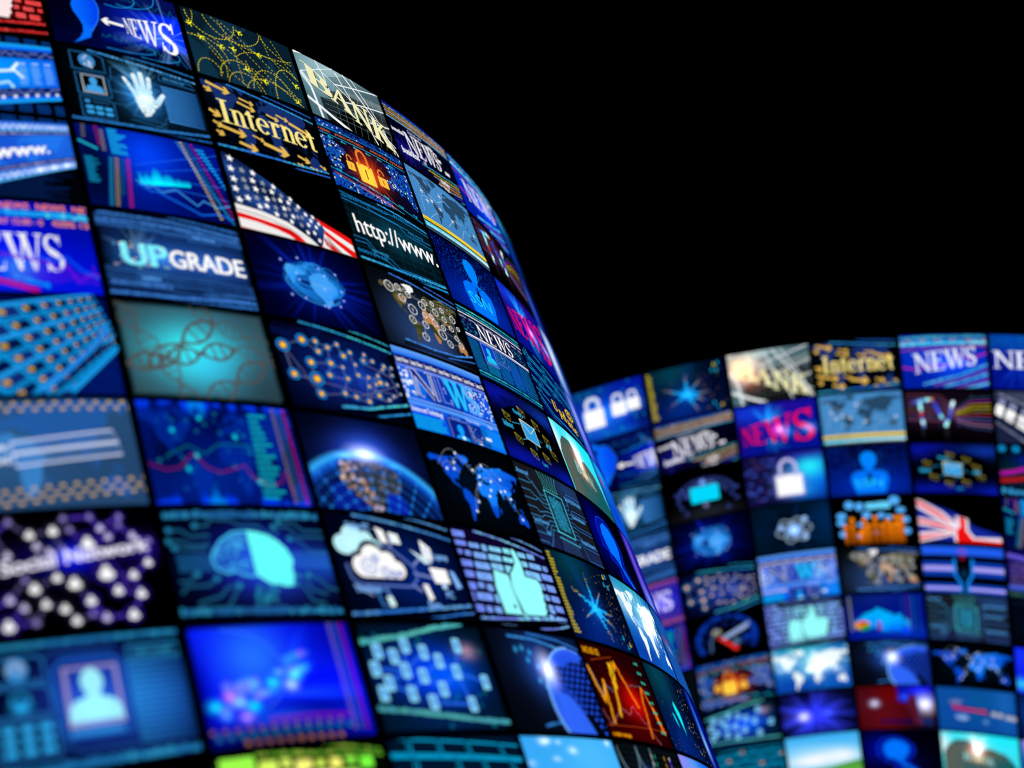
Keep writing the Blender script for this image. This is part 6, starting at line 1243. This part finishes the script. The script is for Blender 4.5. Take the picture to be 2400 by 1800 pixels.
# ------------------------------------------------------------------ screens
def wall_matrix(Wl, s, t):      # point of the wall at s cells across, t cells up
    th = s * Wl['w'] * Wl['k']; k = Wl['k']
    loc = np.array([math.sin(th) / k, t, (math.cos(th) - 1) / k])
    R_ = np.array([[math.cos(th), 0, math.sin(th)], [0, 1, 0], [-math.sin(th), 0, math.cos(th)]])
    M = WR @ Wl['R'] @ R_; p = to_world(Wl['R'] @ loc + Wl['P'])
    m = Matrix([list(M[0]) + [p[0]], list(M[1]) + [p[1]], list(M[2]) + [p[2]], [0, 0, 0, 1]])
    return m
def slab(name, w, h, z0, z1, kap, n, mat, bev=0.0):     # thin box bent to the curve
    V, F = [], []
    prof = [(z0, -h / 2 + bev), (z0 - 0, h / 2 - bev), (z0 - bev, h / 2), (z1, h / 2), (z1, -h / 2), (z0 - bev, -h / 2)]
    m = len(prof)
    for i in range(n + 1):
        x = (i / n - .5) * w; th = x * kap
        for z, y in prof:
            r = 1 / kap + z; V.append((math.sin(th) * r, y, math.cos(th) * r - 1 / kap))
    for i in range(n):
        for j in range(m):
            a, b = i * m + j, i * m + (j + 1) % m; F.append((a, a + m, b + m, b))
    F.append(tuple(range(m))); F.append(tuple(range(n * m + m - 1, n * m - 1, -1)))
    me = bpy.data.meshes.new(name); me.from_pydata(V, [], F); me.update(); me.materials.append(mat); return me
def build(Wl, table, where, group, ci):
    DW = Wl['w'] - GAP; 
    DW = Wl['w'] * (1 - .046); DH = .954; k = Wl['k']
    case = slab('casing', DW + .02, DH + .02, -.001, -.055, k, 12, M_CASE, .006)
    for (c, r), (fn, desc) in sorted(table.items()):
        cv = Canvas(c * 31 + r * 7 + ci * 1000)
        fn(cv)
        me = cv.mesh('display', DW, DH, k)
        root = bpy.data.objects.new('video_screen', None); COL.objects.link(root)
        root.matrix_world = wall_matrix(Wl, c - .5 - 2.5, -(r + .5) + 4.0); root.empty_display_size = .1
        root['label'] = desc + where; root['category'] = 'screen'; root['group'] = group
        a = bpy.data.objects.new('casing', case); COL.objects.link(a); a.parent = root
        b = bpy.data.objects.new('display', me); COL.objects.link(b); b.parent = root
build(NEAR, NEARS, N_, 'screens of the near curved wall', 0)
build(FAR, FARS, F_, 'screens of the far curved wall', 1)

def backing(Wl, s0, s1, t0, t1, label):
    w = (s1 - s0) * Wl['w']; me = slab('backing_panel', w, t1 - t0, -.075, -.16, Wl['k'], 48, M_WALL)
    o = bpy.data.objects.new('backing_panel', me); COL.objects.link(o)
    o.matrix_world = wall_matrix(Wl, (s0 + s1) / 2, (t0 + t1) / 2)
    o['label'] = label; o['category'] = 'backing panel'
backing(NEAR, -3.5, 3.5, -5.0, 4.0, 'black curved backing showing as gaps between the near screens')
backing(FAR, -3.5, 2.5, -5.0, 4.0, 'black curved backing showing as gaps between the far blurred screens')

# ------------------------------------------------------------------ world, camera, render settings
w = bpy.data.worlds.new('World'); S.world = w; w.use_nodes = True
bg = w.node_tree.nodes['Background']; bg.inputs['Color'].default_value = (0, 0, 0, 1); bg.inputs['Strength'].default_value = 0
cam = bpy.data.cameras.new('camera'); co = bpy.data.objects.new('camera', cam); COL.objects.link(co); S.camera = co
cam.sensor_fit = 'HORIZONTAL'; cam.sensor_width = 36; cam.lens = 3333 / 2400 * 36; cam.clip_start = .1; cam.clip_end = 500
M = WR
co.matrix_world = Matrix([list(M[0]) + [BASE[0]], list(M[1]) + [BASE[1]], list(M[2]) + [BASE[2]], [0, 0, 0, 1]])
cam.dof.use_dof = True; cam.dof.focus_distance = 15.8; cam.dof.aperture_fstop = cam.lens / 1000 / .2
S.render.engine = 'CYCLES'; S.cycles.filter_width = 1.1
cy = S.cycles; cy.max_bounces = 4; cy.diffuse_bounces = 1; cy.glossy_bounces = 1; cy.transparent_max_bounces = 128
S.view_settings.view_transform = 'Standard'; S.view_settings.look = 'None'; S.view_settings.exposure = 0; S.view_settings.gamma = 1
